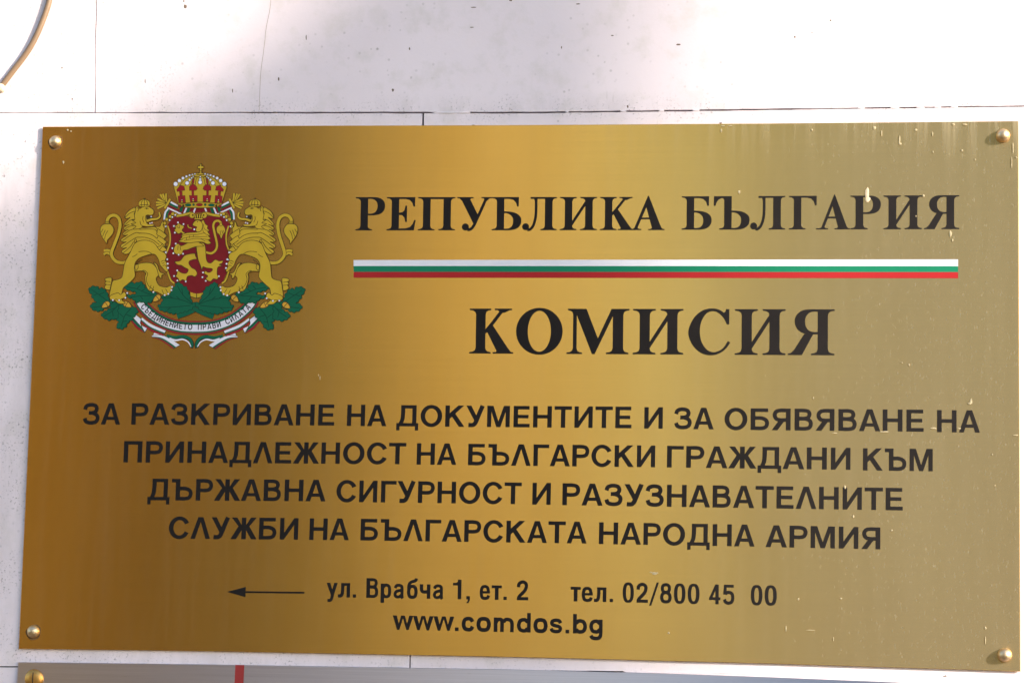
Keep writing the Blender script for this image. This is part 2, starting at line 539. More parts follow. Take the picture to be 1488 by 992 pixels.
# ---------------------------------------------------------------- brass sign
PT = 0.0012
PF = -0.0024                    # front face of the brass plate
sign = empty('brass_sign', 'large brushed brass sign with a crest, black Cyrillic lettering and a striped band', 'sign', px(744, 955, PF + PT))
def edge_curve(pts, step=40):
    out = []
    for (x0, y0), (x1, y1) in zip(pts[:-1], pts[1:]):
        k = max(1, int(math.hypot(x1 - x0, y1 - y0) / step))
        out += [(x0 + (x1 - x0) * i / k, y0 + (y1 - y0) * i / k) for i in range(k)]
    return out
top_e = [(62, 184.2), (300, 183.2), (740, 182), (1120, 179.4), (1480, 176)]
bot_e = [(1483, 975), (1120, 963.5), (744, 954), (300, 945.5), (27, 942)]
outl = edge_curve(top_e + bot_e + [top_e[0]])
def slab(mb, outline, Yf, Yb, bev=0.0003):
    fr = [px(x, y, Yf) for x, y in outline]
    cen = sum(fr, Vector()) / len(fr)
    n = len(fr)
    # slightly rounded rim
    inn = []
    for i in range(n):
        a, b = fr[(i - 1) % n], fr[(i + 1) % n]
        t = (b - a); t.y = 0; t.normalize()
        nn = Vector((t.z, 0, -t.x))
        if nn.dot(cen - fr[i]) < 0:
            nn = -nn
        inn.append(fr[i] + nn * bev)
    rim = [p + Vector((0, bev, 0)) for p in fr]
    bk = [Vector((p.x, Yb, p.z)) for p in fr]
    tris = geometry.tessellate_polygon([inn])
    base = len(mb.v)
    ring = lambda A, B: [(A + i, A + (i + 1) % n, B + (i + 1) % n, B + i) for i in range(n)]
    fs = [tuple(t) for t in tris]
    mb.mesh(inn + rim + bk, fs + ring(0, n) + ring(n, 2 * n) + [tuple(range(2 * n, 3 * n))])
    return inn
def fix_normals(o):
    import bmesh
    bm = bmesh.new(); bm.from_mesh(o.data)
    bmesh.ops.recalc_face_normals(bm, faces=bm.faces)
    bm.to_mesh(o.data); bm.free()
mb = MB()
slab(mb, outl, PF, PF + PT)
plate = mb.build('plate', MAT['brass'], sign, uv=True)
fix_normals(plate)
bd = MB()
for x, y in ((81, 207), (49, 917), (1457, 198), (1460, 951)):
    c = px(x, y, PF + PT + 0.0003)
    bd = MB()
    box(bd, c.x - .005, c.x + .005, PF + PT, 0.0002, c.z - .005, c.z + .005)
    bd.build('spacer', MAT['rubber'], sign)

# screw caps
def lathe(mb, c, prof, nn=24, mi=0, smooth=True):
    """profile of (radius, height out of the wall)"""
    vs_, fs = [], []
    for r, h in prof:
        for i in range(nn):
            t = 2 * math.pi * i / nn
            vs_.append((c.x + r * math.cos(t), c.y - h, c.z + r * math.sin(t)))
    for k in range(len(prof) - 1):
        for i in range(nn):
            j = (i + 1) % nn
            fs.append((k * nn + i, k * nn + j, (k + 1) * nn + j, (k + 1) * nn + i))
    fs.append(tuple((len(prof) - 1) * nn + i for i in range(nn)))
    mb.mesh(vs_, fs, mi, smooth)
PXM = 0.74 / 1440
for (x, y, r) in ((81, 206.5, 9.3), (49, 917, 9.3), (1457.5, 197.5, 9.8), (1460, 951, 9.8)):
    c = px(x, y, PF)
    r *= PXM
    if x < 200:
        gr = MB()
        ring = [[(c.x + rr * (1 + .10 * math.sin(3 * t + x)) * math.cos(t), c.y - .00005, c.z - r * .12 + rr * (1 + .08 * math.sin(2 * t)) * math.sin(t)) for t in [2 * math.pi * i / 24 for i in range(24)]] for rr in (r * .8, r * 1.22)]
        for i in range(24):
            j = (i + 1) % 24
            gr.face([ring[0][i], ring[0][j], ring[1][j], ring[1][i]])
        gr.build('grime_ring', MAT['grime'], sign)
    s_ = MB()
    lathe(s_, c, [(r, 0), (r, r * .30), (r * .97, r * .42), (r * .88, r * .66), (r * .70, r * .92), (r * .48, r * 1.08), (r * .24, r * 1.17), (r * .05, r * 1.20)])
    so_ = s_.build('screw', MAT['cap'], sign, origin=c)
    fix_normals(so_)

# ------------------------------------------------ glyph machinery
INK_H = 0.00012
def lean(x):
    return 0.046 - 0.05 * (x - 45) / 1437.0
class Ink:
    """flat ink shapes, each shape a hair higher than the one before"""
    def __init__(s, base=0.0):
        s.mb, s.k, s.base = MB(), 0, base
    def poly(s, pts, tf, mi=0):
        Y = PF - INK_H - s.base - s.k * 0.0000025
        s.k += 1
        P = [tf(p[0], p[1], Y) for p in pts]
        if len(P) > 4:
            tris = geometry.tessellate_polygon([P])
            for t in tris:
                s.tri([P[i] for i in t], mi)
        else:
            tris = geometry.tessellate_polygon([P])
            for t in tris:
                s.tri([P[i] for i in t], mi)
    def tri(s, T, mi):
        n = (T[1] - T[0]).cross(T[2] - T[0])
        if n.length < 1e-13:
            return
        if n.y > 0:
            T = [T[0], T[2], T[1]]
        s.mb.face(T, mi)
    def quads(s, qs, tf, mi=0):
        Y = PF - INK_H - s.base - s.k * 0.0000025
        s.k += 1
        for q_ in qs:
            P = [tf(p[0], p[1], Y) for p in q_]
            s.tri([P[0], P[1], P[2]], mi)
            s.tri([P[0], P[2], P[3]], mi)
    def new_glyph(s):
        s.k = 0

def R(x0, x1, y0, y1):
    return ('p', [(x0, y0), (x1, y0), (x1, y1), (x0, y1)])
def Pg(*pts):
    return ('p', list(pts))
def S(w, *pts, sm=True, closed=False):
    return ('s', list(pts), w, sm, closed)
def RING(cx, cy, ro, rio, ri, rii):
    n = 40
    o_ = [(cx + ro * math.cos(2 * math.pi * i / n), cy + rio * math.sin(2 * math.pi * i / n)) for i in range(n + 1)]
    i_ = [(cx + ri * math.cos(2 * math.pi * i / n), cy + rii * math.sin(2 * math.pi * i / n)) for i in range(n + 1)]
    return ('st', o_, i_)
def ARC(cx, cy, ro, rio, ri, rii, a0, a1):
    n = 34
    A = [math.radians(a0 + (a1 - a0) * i / n) for i in range(n + 1)]
    return ('st', [(cx + ro * math.cos(a), cy + rio * math.sin(a)) for a in A], [(cx + ri * math.cos(a), cy + rii * math.sin(a)) for a in A])
def ST(outer, inner):
    return ('st', catmull(outer, 5), catmull(inner, 5))
def DISC(cx, cy, rx, ry=None):
    ry = ry or rx
    return ('p', [(cx + rx * math.cos(2 * math.pi * i / 20), cy + ry * math.sin(2 * math.pi * i / 20)) for i in range(20)])
def draw(ink, glyph, tf, mi=0):
    for g_ in glyph:
        if g_[0] == 'p':
            ink.poly(g_[1], tf, mi)
        elif g_[0] == 's':
            pts = catmull(g_[1], 5, g_[4]) if g_[3] else g_[1]
            ink.quads(band(pts, g_[2], g_[4]), tf, mi)
        else:
            o_, i_ = g_[1], g_[2]
            ink.quads([[o_[k], o_[k + 1], i_[k + 1], i_[k]] for k in range(len(o_) - 1)], tf, mi)

# bold sans capitals, cap height 1
A_ = [Pg((0, 0), (.205, 0), (.45, .80), (.45, 1), (.335, 1)), Pg((.9, 0), (.695, 0), (.45, .80), (.45, 1), (.565, 1)), R(.22, .68, .215, .365)]
SANS = {
 'А': (.90, A_),
 'Λ': (.88, [Pg((0, 0), (.205, 0), (.44, .78), (.44, 1), (.325, 1)), Pg((.88, 0), (.675, 0), (.44, .78), (.44, 1), (.555, 1))]),
 'Н': (.84, [R(0, .2, 0, 1), R(.64, .84, 0, 1), R(.2, .64, .425, .59)]),
 'Е': (.73, [R(0, .2, 0, 1), R(.2, .71, .835, 1), R(.2, .67, .425, .585), R(.2, .73, 0, .165)]),
 'Т': (.78, [R(0, .78, .835, 1), R(.29, .49, 0, .835)]),
 'П': (.83, [R(0, .2, 0, 1), R(.63, .83, 0, 1), R(.2, .63, .835, 1)]),
 'Г': (.70, [R(0, .2, 0, 1), R(.2, .70, .835, 1)]),
 'И': (.82, [R(0, .19, 0, 1), R(.63, .82, 0, 1), Pg((.185, 0), (.185, .31), (.635, 1), (.635, .69))]),
 'Д': (.99, [R(0, .99, 0, .155), R(0, .15, -.19, .01), R(.84, .99, -.19, .01), R(.71, .9, .15, 1), R(.2, .72, .845, 1),
             ('st', catmull([(.2, 1), (.2, .6), (.175, .33), (.105, .15)], 5), catmull([(.39, .86), (.385, .6), (.36, .33), (.30, .15)], 5))]),
 'О': (.97, [RING(.485, .5, .485, .52, .28, .35)]),
 'С': (.90, [ARC(.475, .5, .475, .52, .272, .352, 27, 333)]),
 'К': (.87, [R(0, .2, 0, 1), Pg((.19, .36), (.19, .63), (.58, 1), (.835, 1)), Pg((.29, .49), (.44, .63), (.87, 0), (.62, 0))]),
 'У': (.84, [Pg((0, 1), (.225, 1), (.52, .42), (.40, .24)), S(.195, (.735, 1), (.60, .66), (.455, .27), (.37, .125), (.26, .085), (.11, .09))]),
 'М': (1.02, [R(0, .19, 0, 1), R(.83, 1.02, 0, 1), Pg((.18, 1), (.275, 1), (.51, .27), (.51, 0), (.42, 0), (.18, .75)), Pg((.84, 1), (.745, 1), (.51, .27), (.51, 0), (.60, 0), (.84, .75))]),
 'З': (.78, [S(.175, (.085, .70), (.15, .86), (.36, .925), (.57, .875), (.635, .735), (.57, .595), (.40, .545), (.27, .545)),
             S(.175, (.27, .54), (.47, .53), (.64, .44), (.69, .29), (.61, .13), (.39, .075), (.16, .13), (.085, .29))]),
 'Р': (.77, [R(0, .2, 0, 1), S(.17, (.19, .915), (.44, .915), (.61, .86), (.675, .70), (.61, .53), (.44, .475), (.19, .475))]),
 'В': (.79, [R(0, .2, 0, 1), S(.165, (.19, .917), (.43, .917), (.58, .87), (.635, .745), (.58, .61), (.43, .555), (.19, .555)),
             S(.17, (.19, .54), (.45, .535), (.63, .47), (.69, .31), (.63, .14), (.46, .085), (.19, .085))]),
 'Б': (.80, [R(0, .2, 0, 1), R(.2, .74, .835, 1), S(.17, (.19, .555), (.46, .55), (.64, .47), (.70, .315), (.64, .15), (.47, .085), (.19, .085))]),
 'Ъ': (.96, [R(.18, .38, 0, 1), R(0, .19, .835, 1), S(.17, (.37, .555), (.62, .55), (.80, .47), (.86, .315), (.80, .15), (.63, .085), (.37, .085))]),
 'Я': (.80, [R(.6, .8, 0, 1), S(.17, (.61, .915), (.36, .915), (.19, .86), (.12, .70), (.19, .53), (.36, .475), (.61, .475)), Pg((0, 0), (.245, 0), (.55, .45), (.30, .45))]),
 'Ж': (1.18, [R(.49, .69, 0, 1), Pg((.50, .40), (.50, .64), (.28, 1), (.03, 1)), Pg((.68, .40), (.68, .64), (.90, 1), (1.15, 1)),
              Pg((.50, .44), (.36, .62), (0, 0), (.25, 0)), Pg((.68, .44), (.82, .62), (1.18, 0), (.93, 0))]),
}
SB = {k: .085 for k in SANS}
SB.update({'А': .022, 'Λ': .03, 'Т': .035, 'Г': .05, 'О': .055, 'С': .055, 'Д': .04, 'У': .02, 'З': .05, 'Р': .06, 'К': .05, 'Ж': .012, 'Ъ': .045, 'Я': .065, 'Б': .06, 'В': .065, 'Е': .065})
LSB = dict(SB); LSB.update({'Р': .085, 'К': .085, 'Б': .085, 'В': .085, 'Е': .085, 'Г': .085, 'Я': .04})
RSB = dict(SB); RSB.update({'Я': .085, 'Г': .02, 'Р': .035})

def word_sans(ink, txt, x0, x1, b0, b1, t0, t1):
    xs, x = [], 0.0
    for i, c in enumerate(txt):
        if i:
            x += LSB[c] + RSB[txt[i - 1]]
        xs.append(x)
        x += SANS[c][0]
    tot = x
    def tf0(u, v, Y):
        s_ = u / tot
        X = x0 + (x1 - x0) * s_
        B = b0 + (b1 - b0) * s_
        T = t0 + (t1 - t0) * s_
        y = B + (T - B) * v
        return px(X + lean(X) * (B - y), y, Y)
    for c, xo in zip(txt, xs):
        ink.new_glyph()
        draw(ink, SANS[c][1], lambda u, v, Y: tf0(u + xo, v, Y))

LINES = [
 [('ЗА', 120, 174.3, 616.3, 616.6, 585.4, 585.6), ('РАЗКРИВАНЕ', 190.5, 485.4, 616.6, 617.9, 585.5, 587.4), ('НА', 503.9, 561.3, 618.6, 618.9, 587.6, 588),
  ('ДОКУМЕНТИТЕ', 575.7, 917.5, 619, 621.9, 588.3, 590.6), ('И', 936, 962.9, 622.3, 622.5, 591.2, 591.4), ('ЗА', 979.4, 1037, 623, 623.4, 591.8, 592.2),
  ('ОБЯВЯВАНЕ', 1052.7, 1342.2, 624, 626.9, 592.6, 595), ('НА', 1361.7, 1424, 627.5, 628.2, 595.4, 595.9)],
 [('ПРИНАДΛЕЖНОСТ', 179.2, 589.7, 671.4, 674.1, 640.4, 643.2), ('НА', 605.2, 662.9, 674.6, 675, 643.6, 644), ('БЪΛГАРСКИ', 679.9, 951.8, 675.5, 678.5, 644.4, 647),
  ('ГРАЖДАНИ', 969, 1235.8, 678.7, 682.3, 647.3, 650.3), ('КЪМ', 1254, 1355.4, 683, 684.3, 650.8, 651.9)],
 [('ДЪРЖАВНА', 214, 472.9, 726.3, 728, 695, 696.8), ('СИГУРНОСТ', 488.4, 757.6, 728.7, 732.1, 697.3, 700.7), ('И', 773.3, 800, 732.6, 733, 701, 701.3),
  ('РАЗУЗНАВАТЕΛНИТЕ', 816.9, 1311.8, 733.4, 741.1, 701.6, 708.6)],
 [('СΛУЖБИ', 244.8, 432.8, 782, 783.6, 750.3, 752.3), ('НА', 449.2, 506.8, 784, 784.3, 752.5, 752.9), ('БЪΛГАРСКАТА', 523.5, 852.4, 784.6, 789.2, 753.2, 757.6),
  ('НАРОДНА', 870.1, 1096.5, 789.9, 793.6, 758.3, 761.8), ('АРМИЯ', 1112.4, 1279.2, 794.2, 797.6, 762.4, 765.8)],
]
for ln in LINES:
    ink = Ink()
    for w in ln:
        word_sans(ink, *w)
    ink.mb.build('sans_lettering', MAT['ink'], sign)

# bold serif capitals
def stem(x, w=.225, l=.15, r=.13, tl=None, tr=None, y0=0.0, y1=1.0):
    """upright with bracketed serifs: l, r overhang below; tl, tr above (0 = none)"""
    tl = l if tl is None else tl
    tr = r if tr is None else tr
    pts = []
    def corner(xx, ov, yb, sgn, side):
        # side -1 left, +1 right ; sgn +1 bottom, -1 top : from serif tip to stem
        if ov == 0:
            return [(xx, yb)]
        t = side
        return [(xx + t * ov, yb), (xx + t * ov, yb + sgn * .032), (xx + t * ov * .45, yb + sgn * .045), (xx + t * ov * .13, yb + sgn * .075), (xx, yb + sgn * .13)]
    pts += corner(x, l, y0, 1, -1)
    pts += list(reversed(corner(x, tl, y1, -1, -1)))
    pts += corner(x + w, tr, y1, -1, 1)
    pts += list(reversed(corner(x + w, r, y0, 1, 1)))
    return ('p', pts)
def serif(x0, x1, y, up):
    d = .035 if up else -.035
    return Pg((x0, y), (x1, y), (x1, y + d), (x0, y + d))
ARM = lambda x0, x1, lo=.715: Pg((x0, 1), (x1, 1), (x1 - .005, lo), (x1 - .052, lo), (x1 - .09, lo + .12), (x1 - .17, .915), (x1 - .29, .945), (x0, .945))
BOWL = lambda x, k=1.0: ST([(x, .57), (x + .19 * k, .56), (x + .36 * k, .52), (x + .50 * k, .42), (x + .54 * k, .28), (x + .50 * k, .14), (x + .38 * k, .04), (x + .19 * k, 0), (x, 0)],
                           [(x, .515), (x + .10 * k, .51), (x + .20 * k, .465), (x + .27 * k, .38), (x + .288 * k, .28), (x + .27 * k, .16), (x + .20 * k, .075), (x + .11 * k, .05), (x, .05)])
SER = {
 'Р': (.89, [stem(.15, tr=0), ST([(.36, 1), (.55, 1), (.72, .975), (.85, .88), (.888, .735), (.85, .59), (.74, .495), (.55, .455), (.36, .455)],
                                [(.36, .95), (.46, .95), (.57, .92), (.64, .84), (.66, .735), (.64, .62), (.57, .535), (.47, .505), (.36, .505)])]),
 'Е': (.88, [stem(.15, r=0, tr=0), ARM(.37, .86), Pg((.37, .53), (.47, .545), (.535, .60), (.565, .74), (.615, .74), (.615, .255), (.565, .255), (.54, .38), (.47, .455), (.37, .47)),
             Pg((.37, 0), (.83, 0), (.88, .31), (.835, .31), (.79, .19), (.71, .10), (.58, .06), (.37, .055))]),
 'Г': (.84, [stem(.15, tr=0), ARM(.37, .845)]),
 'П': (1.13, [stem(.15, tr=0), stem(.765, tl=0), R(.37, .77, .94, 1)]),
 'И': (1.13, [stem(.15), stem(.765), Pg((.372, .13), (.372, .275), (.768, .885), (.768, .735))]),
 'Б': (.90, [stem(.15, r=0, tr=0), ARM(.37, .82), BOWL(.36)]),
 'Ъ': (1.08, [stem(.315, r=0), Pg((.32, 1), (.005, 1), (0, .715), (.055, .715), (.09, .83), (.16, .91), (.25, .945), (.32, .945)), BOWL(.53, 1.02)]),
 'Л': (1.06, [stem(.69, .23, .13, .13, tl=0), R(.25, .70, .945, 1), serif(.25, .37, 1, False), Pg((.29, .97), (.35, .955), (.385, .87), (.46, .87), (.46, .97)), S(.08, (.42, .96), (.42, .55), (.40, .34), (.34, .14), (.25, .03), (.16, .012)), DISC(.11, .105, .105)]),
 'У': (1.06, [Pg((.10, .97), (.375, .97), (.635, .455), (.50, .19)), S(.085, (.88, .97), (.72, .60), (.60, .34), (.52, .16), (.43, .045), (.31, .01)), DISC(.255, .10, .107), serif(0, .49, 1, False), serif(.73, 1.06, 1, False),
              Pg((.06, .97), (.42, .97), (.37, .90), (.13, .90)), Pg((.79, .97), (.99, .97), (.90, .89), (.86, .89))]),
 'К': (1.03, [stem(.15), S(.075, (.36, .47), (.55, .69), (.73, .92), (.79, .98), sm=False), serif(.59, .99, 1, False), Pg((.65, .97), (.95, .97), (.82, .91), (.73, .91)), Pg((.385, .535), (.52, .665), (.97, .03), (.655, .03)), serif(.55, 1.03, 0, True),
              Pg((.62, .03), (.67, .12), (.91, .12), (.98, .03))]),
 'А': (1.09, [Pg((.585, 1.035), (.54, .70), (.262, .03), (.165, .03)), Pg((.585, 1.035), (.61, 1.035), (1.01, .03), (.72, .03), (.535, .69)), R(.345, .67, .325, .38), serif(.01, .39, 0, True), serif(.60, 1.09, 0, True),
              Pg((.12, .03), (.33, .03), (.27, .07), (.19, .07)), Pg((.66, .03), (1.04, .03), (.98, .09), (.715, .07))]),
 'Я': (1.06, [stem(.675, .23, .15, .15, tl=0), ST([(.69, 1), (.50, 1), (.33, .975), (.20, .88), (.155, .735), (.20, .59), (.31, .495), (.47, .455), (.69, .455)],
                                [(.69, .95), (.58, .95), (.48, .92), (.41, .84), (.39, .735), (.41, .62), (.48, .535), (.58, .505), (.69, .505)]),
              Pg((.37, .46), (.60, .49), (.54, .40), (.32, 0), (0, 0), (0, .03), (.07, .045), (.14, .11))]),
 'О': (1.04, [RING(.52, .5, .52, .52, .258, .455)]),
 'С': (.94, [ST([(.86, .80), (.80, .91), (.68, .99), (.52, 1.015), (.32, .97), (.12, .80), (0, .5), (.09, .22), (.28, .04), (.50, -.015), (.70, .03), (.85, .14), (.94, .27)],
                [(.855, .68), (.79, .80), (.68, .91), (.55, .955), (.40, .90), (.29, .72), (.26, .5), (.30, .28), (.42, .11), (.57, .055), (.72, .10), (.81, .18), (.885, .30)]),
             Pg((.845, 1.0), (.915, 1.0), (.915, .665), (.86, .665), (.80, .79), (.77, .90), (.80, .93), (.83, .945))]),
 'М': (1.40, [stem(.142, .083, .142, .125, tl=.12, tr=0), Pg((.15, 1), (.44, 1), (.705, .335), (.63, 0), (.57, 0), (.22, .87)), Pg((.63, 0), (.605, .1), (.69, .33), (1.0, 1), (1.05, 1), (1.04, .86)), stem(1.03, .235, .15, .12, tl=0, tr=.135)]),
}
def serif_line(name, items, b0, b1, t0, t1):
    ink = Ink()
    xa, xb = items[0][1], items[-1][2]
    for c, x0, x1 in items:
        ink.new_glyph()
        wd = SER[c][0]
        def tf(u, v, Y):
            X = x0 + (x1 - x0) * u / wd
            s_ = (X - xa) / (xb - xa)
            B = b0 + (b1 - b0) * s_
            T = t0 + (t1 - t0) * s_
            y = B + (T - B) * v
            return px(X + lean(X) * (B - y) * 0.6, y, Y)
        draw(ink, SER[c][1], tf)
    return ink.mb.build('serif_lettering', MAT['ink'], sign)
serif_line('РЕПУБЛИКА', [('Р', 516.3, 559), ('Е', 561.5, 603.7), ('П', 607.1, 661.5), ('У', 663.9, 714.7), ('Б', 714.4, 757.3), ('Л', 758.4, 809.2), ('И', 813.2, 867.6), ('К', 871.6, 920.6), ('А', 913, 965.6)], 334.8, 334.3, 286.6, 286.2)
serif_line('БЪЛГАРИЯ', [('Б', 990.3, 1034), ('Ъ', 1036.9, 1089.1), ('Л', 1089.7, 1141.4), ('Г', 1146.3, 1186.5), ('А', 1185.5, 1235), ('Р', 1235.8, 1280), ('И', 1283.7, 1340.1), ('Я', 1342.7, 1394.1)], 333.8, 332.9, 285.4, 283.7)
serif_line('КОМИСИЯ', [('К', 681.7, 745.6), ('О', 749.4, 817.2), ('М', 823, 914.1), ('И', 919.3, 993.3), ('С', 999.8, 1061), ('И', 1067.6, 1141.9), ('Я', 1144.6, 1212.9)], 513.4, 516, 448.2, 449.4)

# condensed and lower case
XH = .735
DIG0 = [('st',) + tuple([[(.29 + .29 * sx(t), .5 + .515 * sy(t)) for t in range(41)], [(.29 + .115 * sx(t), .5 + .375 * sy(t)) for t in range(41)]]) for sx, sy in [(
    lambda t: math.copysign(abs(math.cos(t * math.pi / 20)) ** .75, math.cos(t * math.pi / 20)), lambda t: math.copysign(abs(math.sin(t * math.pi / 20)) ** .85, math.sin(t * math.pi / 20)))]]
CW = .165
CON = {
 'у': (.57, [Pg((0, XH), (.185, XH), (.36, .21), (.27, 0)), Pg((.385, XH), (.57, XH), (.35, .02), (.20, .02)), S(.15, (.31, .10), (.265, -.07), (.20, -.155), (.06, -.165))]),
 'л': (.62, [R(.44, .62, 0, XH), R(.16, .45, XH - .14, XH), S(.165, (.245, XH), (.24, .42), (.22, .2), (.155, .085), (.01, .075))]),
 '.': (.17, [R(0, .17, 0, .165)]),
 ',': (.19, [R(0, .18, 0, .165), Pg((.08, .01), (.18, .01), (.18, -.05), (.10, -.19), (0, -.19), (.07, -.08))]),
 'В': (.60, [R(0, .185, 0, 1), S(.15, (.18, .925), (.34, .925), (.45, .88), (.485, .76), (.45, .63), (.34, .565), (.18, .565)), S(.155, (.18, .55), (.36, .54), (.48, .47), (.515, .31), (.48, .14), (.36, .078), (.18, .078))]),
 'р': (.54, [R(0, .18, -.24, XH), S(.155, (.13, .56), (.22, .655), (.33, .655), (.43, .57), (.455, .365), (.43, .16), (.33, .075), (.22, .08), (.13, .17))]),
 'а': (.54, [S(.15, (.08, .52), (.14, .635), (.27, .665), (.40, .62), (.43, .48), (.43, .20), (.44, .05), (.47, -.005)), S(.15, (.43, .42), (.27, .39), (.13, .33), (.08, .20), (.13, .09), (.24, .065), (.36, .12), (.43, .22))]),
 'б': (.54, [S(.165, (.27, .62), (.41, .56), (.455, .33), (.41, .12), (.27, .065), (.13, .12), (.085, .33), (.13, .56), closed=True), S(.155, (.09, .36), (.085, .60), (.13, .76), (.24, .85), (.38, .89), (.45, .95), (.47, 1.03))]),
 'ч': (.54, [R(.36, .54, 0, XH), S(.17, (.088, XH), (.088, .50), (.13, .38), (.23, .345), (.40, .355))]),
 '1': (.43, [R(.245, .43, 0, 1.0), Pg((0, .70), (.25, .70), (.25, .83), (.0, .83)), Pg((.10, .80), (.25, .80), (.43, 1.0), (.29, 1.0), (.22, .86))]),
 'е': (.54, [S(.155, (.46, .22), (.41, .10), (.27, .063), (.13, .12), (.083, .36), (.13, .61), (.27, .672), (.40, .61), (.455, .40)), R(.12, .53, .315, .435)]),
 'т': (.52, [R(0, .52, XH - .145, XH), R(.165, .355, 0, XH - .1)]),
 '2': (.58, [S(.165, (.085, .66), (.11, .83), (.27, .93), (.43, .87), (.475, .72), (.42, .53), (.27, .35), (.13, .20), (.095, .10)), R(.01, .575, 0, .16)]),
 '0': (.58, DIG0),
 '/': (.5, [Pg((0, -.14), (.115, -.14), (.5, 1.04), (.385, 1.04))]),
 '8': (.59, [S(.16, (.295, .935), (.43, .89), (.475, .745), (.43, .60), (.295, .55), (.16, .60), (.115, .745), (.16, .89), closed=True), S(.165, (.295, .54), (.455, .47), (.505, .29), (.45, .12), (.295, .07), (.14, .12), (.085, .29), (.135, .47), closed=True)]),
 '4': (.60, [R(.335, .51, 0, 1), R(.01, .60, .21, .355), Pg((.01, .30), (.17, .30), (.40, .83), (.40, 1), (.33, 1))]),
 '5': (.60, [R(.06, .56, .855, 1), Pg((.06, 1), (.21, 1), (.185, .50), (.02, .50)), S(.165, (.12, .52), (.22, .60), (.36, .61), (.48, .52), (.515, .34), (.47, .15), (.31, .07), (.15, .12), (.085, .26))]),
}
OB = [S(.2, (.375, .655), (.57, .60), (.645, .365), (.57, .135), (.375, .08), (.18, .135), (.105, .365), (.18, .60), closed=True)]
LOW = {
 'w': (1.05, [Pg((0, XH), (.205, XH), (.36, .15), (.345, 0), (.225, 0)), Pg((.225, 0), (.345, 0), (.525, .60), (.525, XH), (.43, XH)), Pg((.705, 0), (.825, 0), (.62, XH), (.525, XH), (.525, .60)), Pg((1.05, XH), (.845, XH), (.69, .15), (.705, 0), (.825, 0))]),
 '.': (.185, [R(0, .185, 0, .185)]),
 'c': (.65, [S(.195, (.56, .49), (.49, .61), (.36, .65), (.17, .59), (.1, .365), (.17, .14), (.36, .083), (.49, .12), (.565, .25))]),
 'o': (.75, OB),
 'm': (1.03, [R(0, .19, 0, XH), S(.185, (.12, .50), (.20, .62), (.31, .645), (.41, .60), (.425, .45), (.425, 0)), R(.423, .605, 0, .45) if False else R(.42, .43, 0, .05), S(.185, (.50, .50), (.59, .62), (.72, .645), (.86, .60), (.935, .45), (.935, 0))]),
 'd': (.72, [R(.53, .72, 0, 1), S(.19, (.56, .52), (.45, .635), (.33, .645), (.17, .58), (.1, .365), (.17, .15), (.33, .085), (.45, .095), (.56, .21))]),
 'b': (.72, [R(0, .19, 0, 1), S(.19, (.16, .52), (.27, .635), (.39, .645), (.55, .58), (.62, .365), (.55, .15), (.39, .085), (.27, .095), (.16, .21))]),
 'g': (.70, [S(.19, (.607, XH), (.607, .05), (.59, -.10), (.50, -.215), (.33, -.235), (.17, -.2), (.09, -.09)), S(.19, (.55, .52), (.44, .635), (.32, .645), (.17, .58), (.1, .375), (.17, .17), (.32, .105), (.44, .115), (.55, .23))]),
 's': (.65, [S(.18, (.56, .51), (.49, .625), (.32, .66), (.15, .61), (.11, .51), (.17, .42), (.33, .37), (.50, .32), (.555, .215), (.49, .11), (.32, .075), (.14, .12), (.08, .235))]),
}
def small_line(font, items, bl, cap):
    ink = Ink()
    for c, x0, x1 in items:
        ink.new_glyph()
        wd = font[c][0]
        def tf(u, v, Y):
            X = x0 + (x1 - x0) * u / wd
            B = bl(X)
            y = B - cap * v
            return px(X + lean(X) * (B - y) * 0.6, y, Y)
        draw(ink, font[c][1], tf)
    return ink.mb.build('small_lettering', MAT['ink'], sign)
adr = [('у', 474.2, 490.4), ('л', 490.8, 508.5), ('.', 512.5, 517.3), ('В', 532.1, 549.6), ('р', 552.9, 568.4), ('а', 571.6, 587.1), ('б', 591.2, 606.7), ('ч', 609.7, 625.2), ('а', 628.8, 644.4),
       ('1', 657.9, 670.2), (',', 677.6, 683), ('е', 696.8, 712.1), ('т', 714.3, 729), ('.', 731.5, 736.3), ('2', 750.8, 767.7)]
small_line(CON, adr, lambda x: 867.0 + (x - 474) * 0.0155, 28.5)
tel = [('т', 828.9, 843.7), ('е', 845, 861.5), ('л', 862.8, 881), ('.', 885.9, 890.7), ('0', 904.7, 920.9), ('2', 924.7, 941.5), ('/', 943.1, 957.3), ('8', 959, 975.9), ('0', 979.2, 995.9), ('0', 999.2, 1016.4),
       ('4', 1030, 1046.8), ('5', 1050.2, 1067.1), ('0', 1091, 1107.8), ('0', 1111.2, 1128.7)]
small_line(CON, tel, lambda x: 873.0 + (x - 829) * 0.0205, 28.8)
web = [('w', 570.4, 600.2), ('w', 599.8, 629.7), ('w', 629.6, 659.7), ('.', 661, 666.3), ('c', 670.6, 688.9), ('o', 692, 713.3), ('m', 717.3, 746.4), ('d', 750.8, 771), ('o', 774.8, 795.8), ('s', 798.6, 816.9), ('.', 821.8, 827), ('b', 832.5, 853), ('g', 856, 875.4)]
small_line(LOW, web, lambda x: 914.2 + (x - 570) * 0.0205, 28.3)

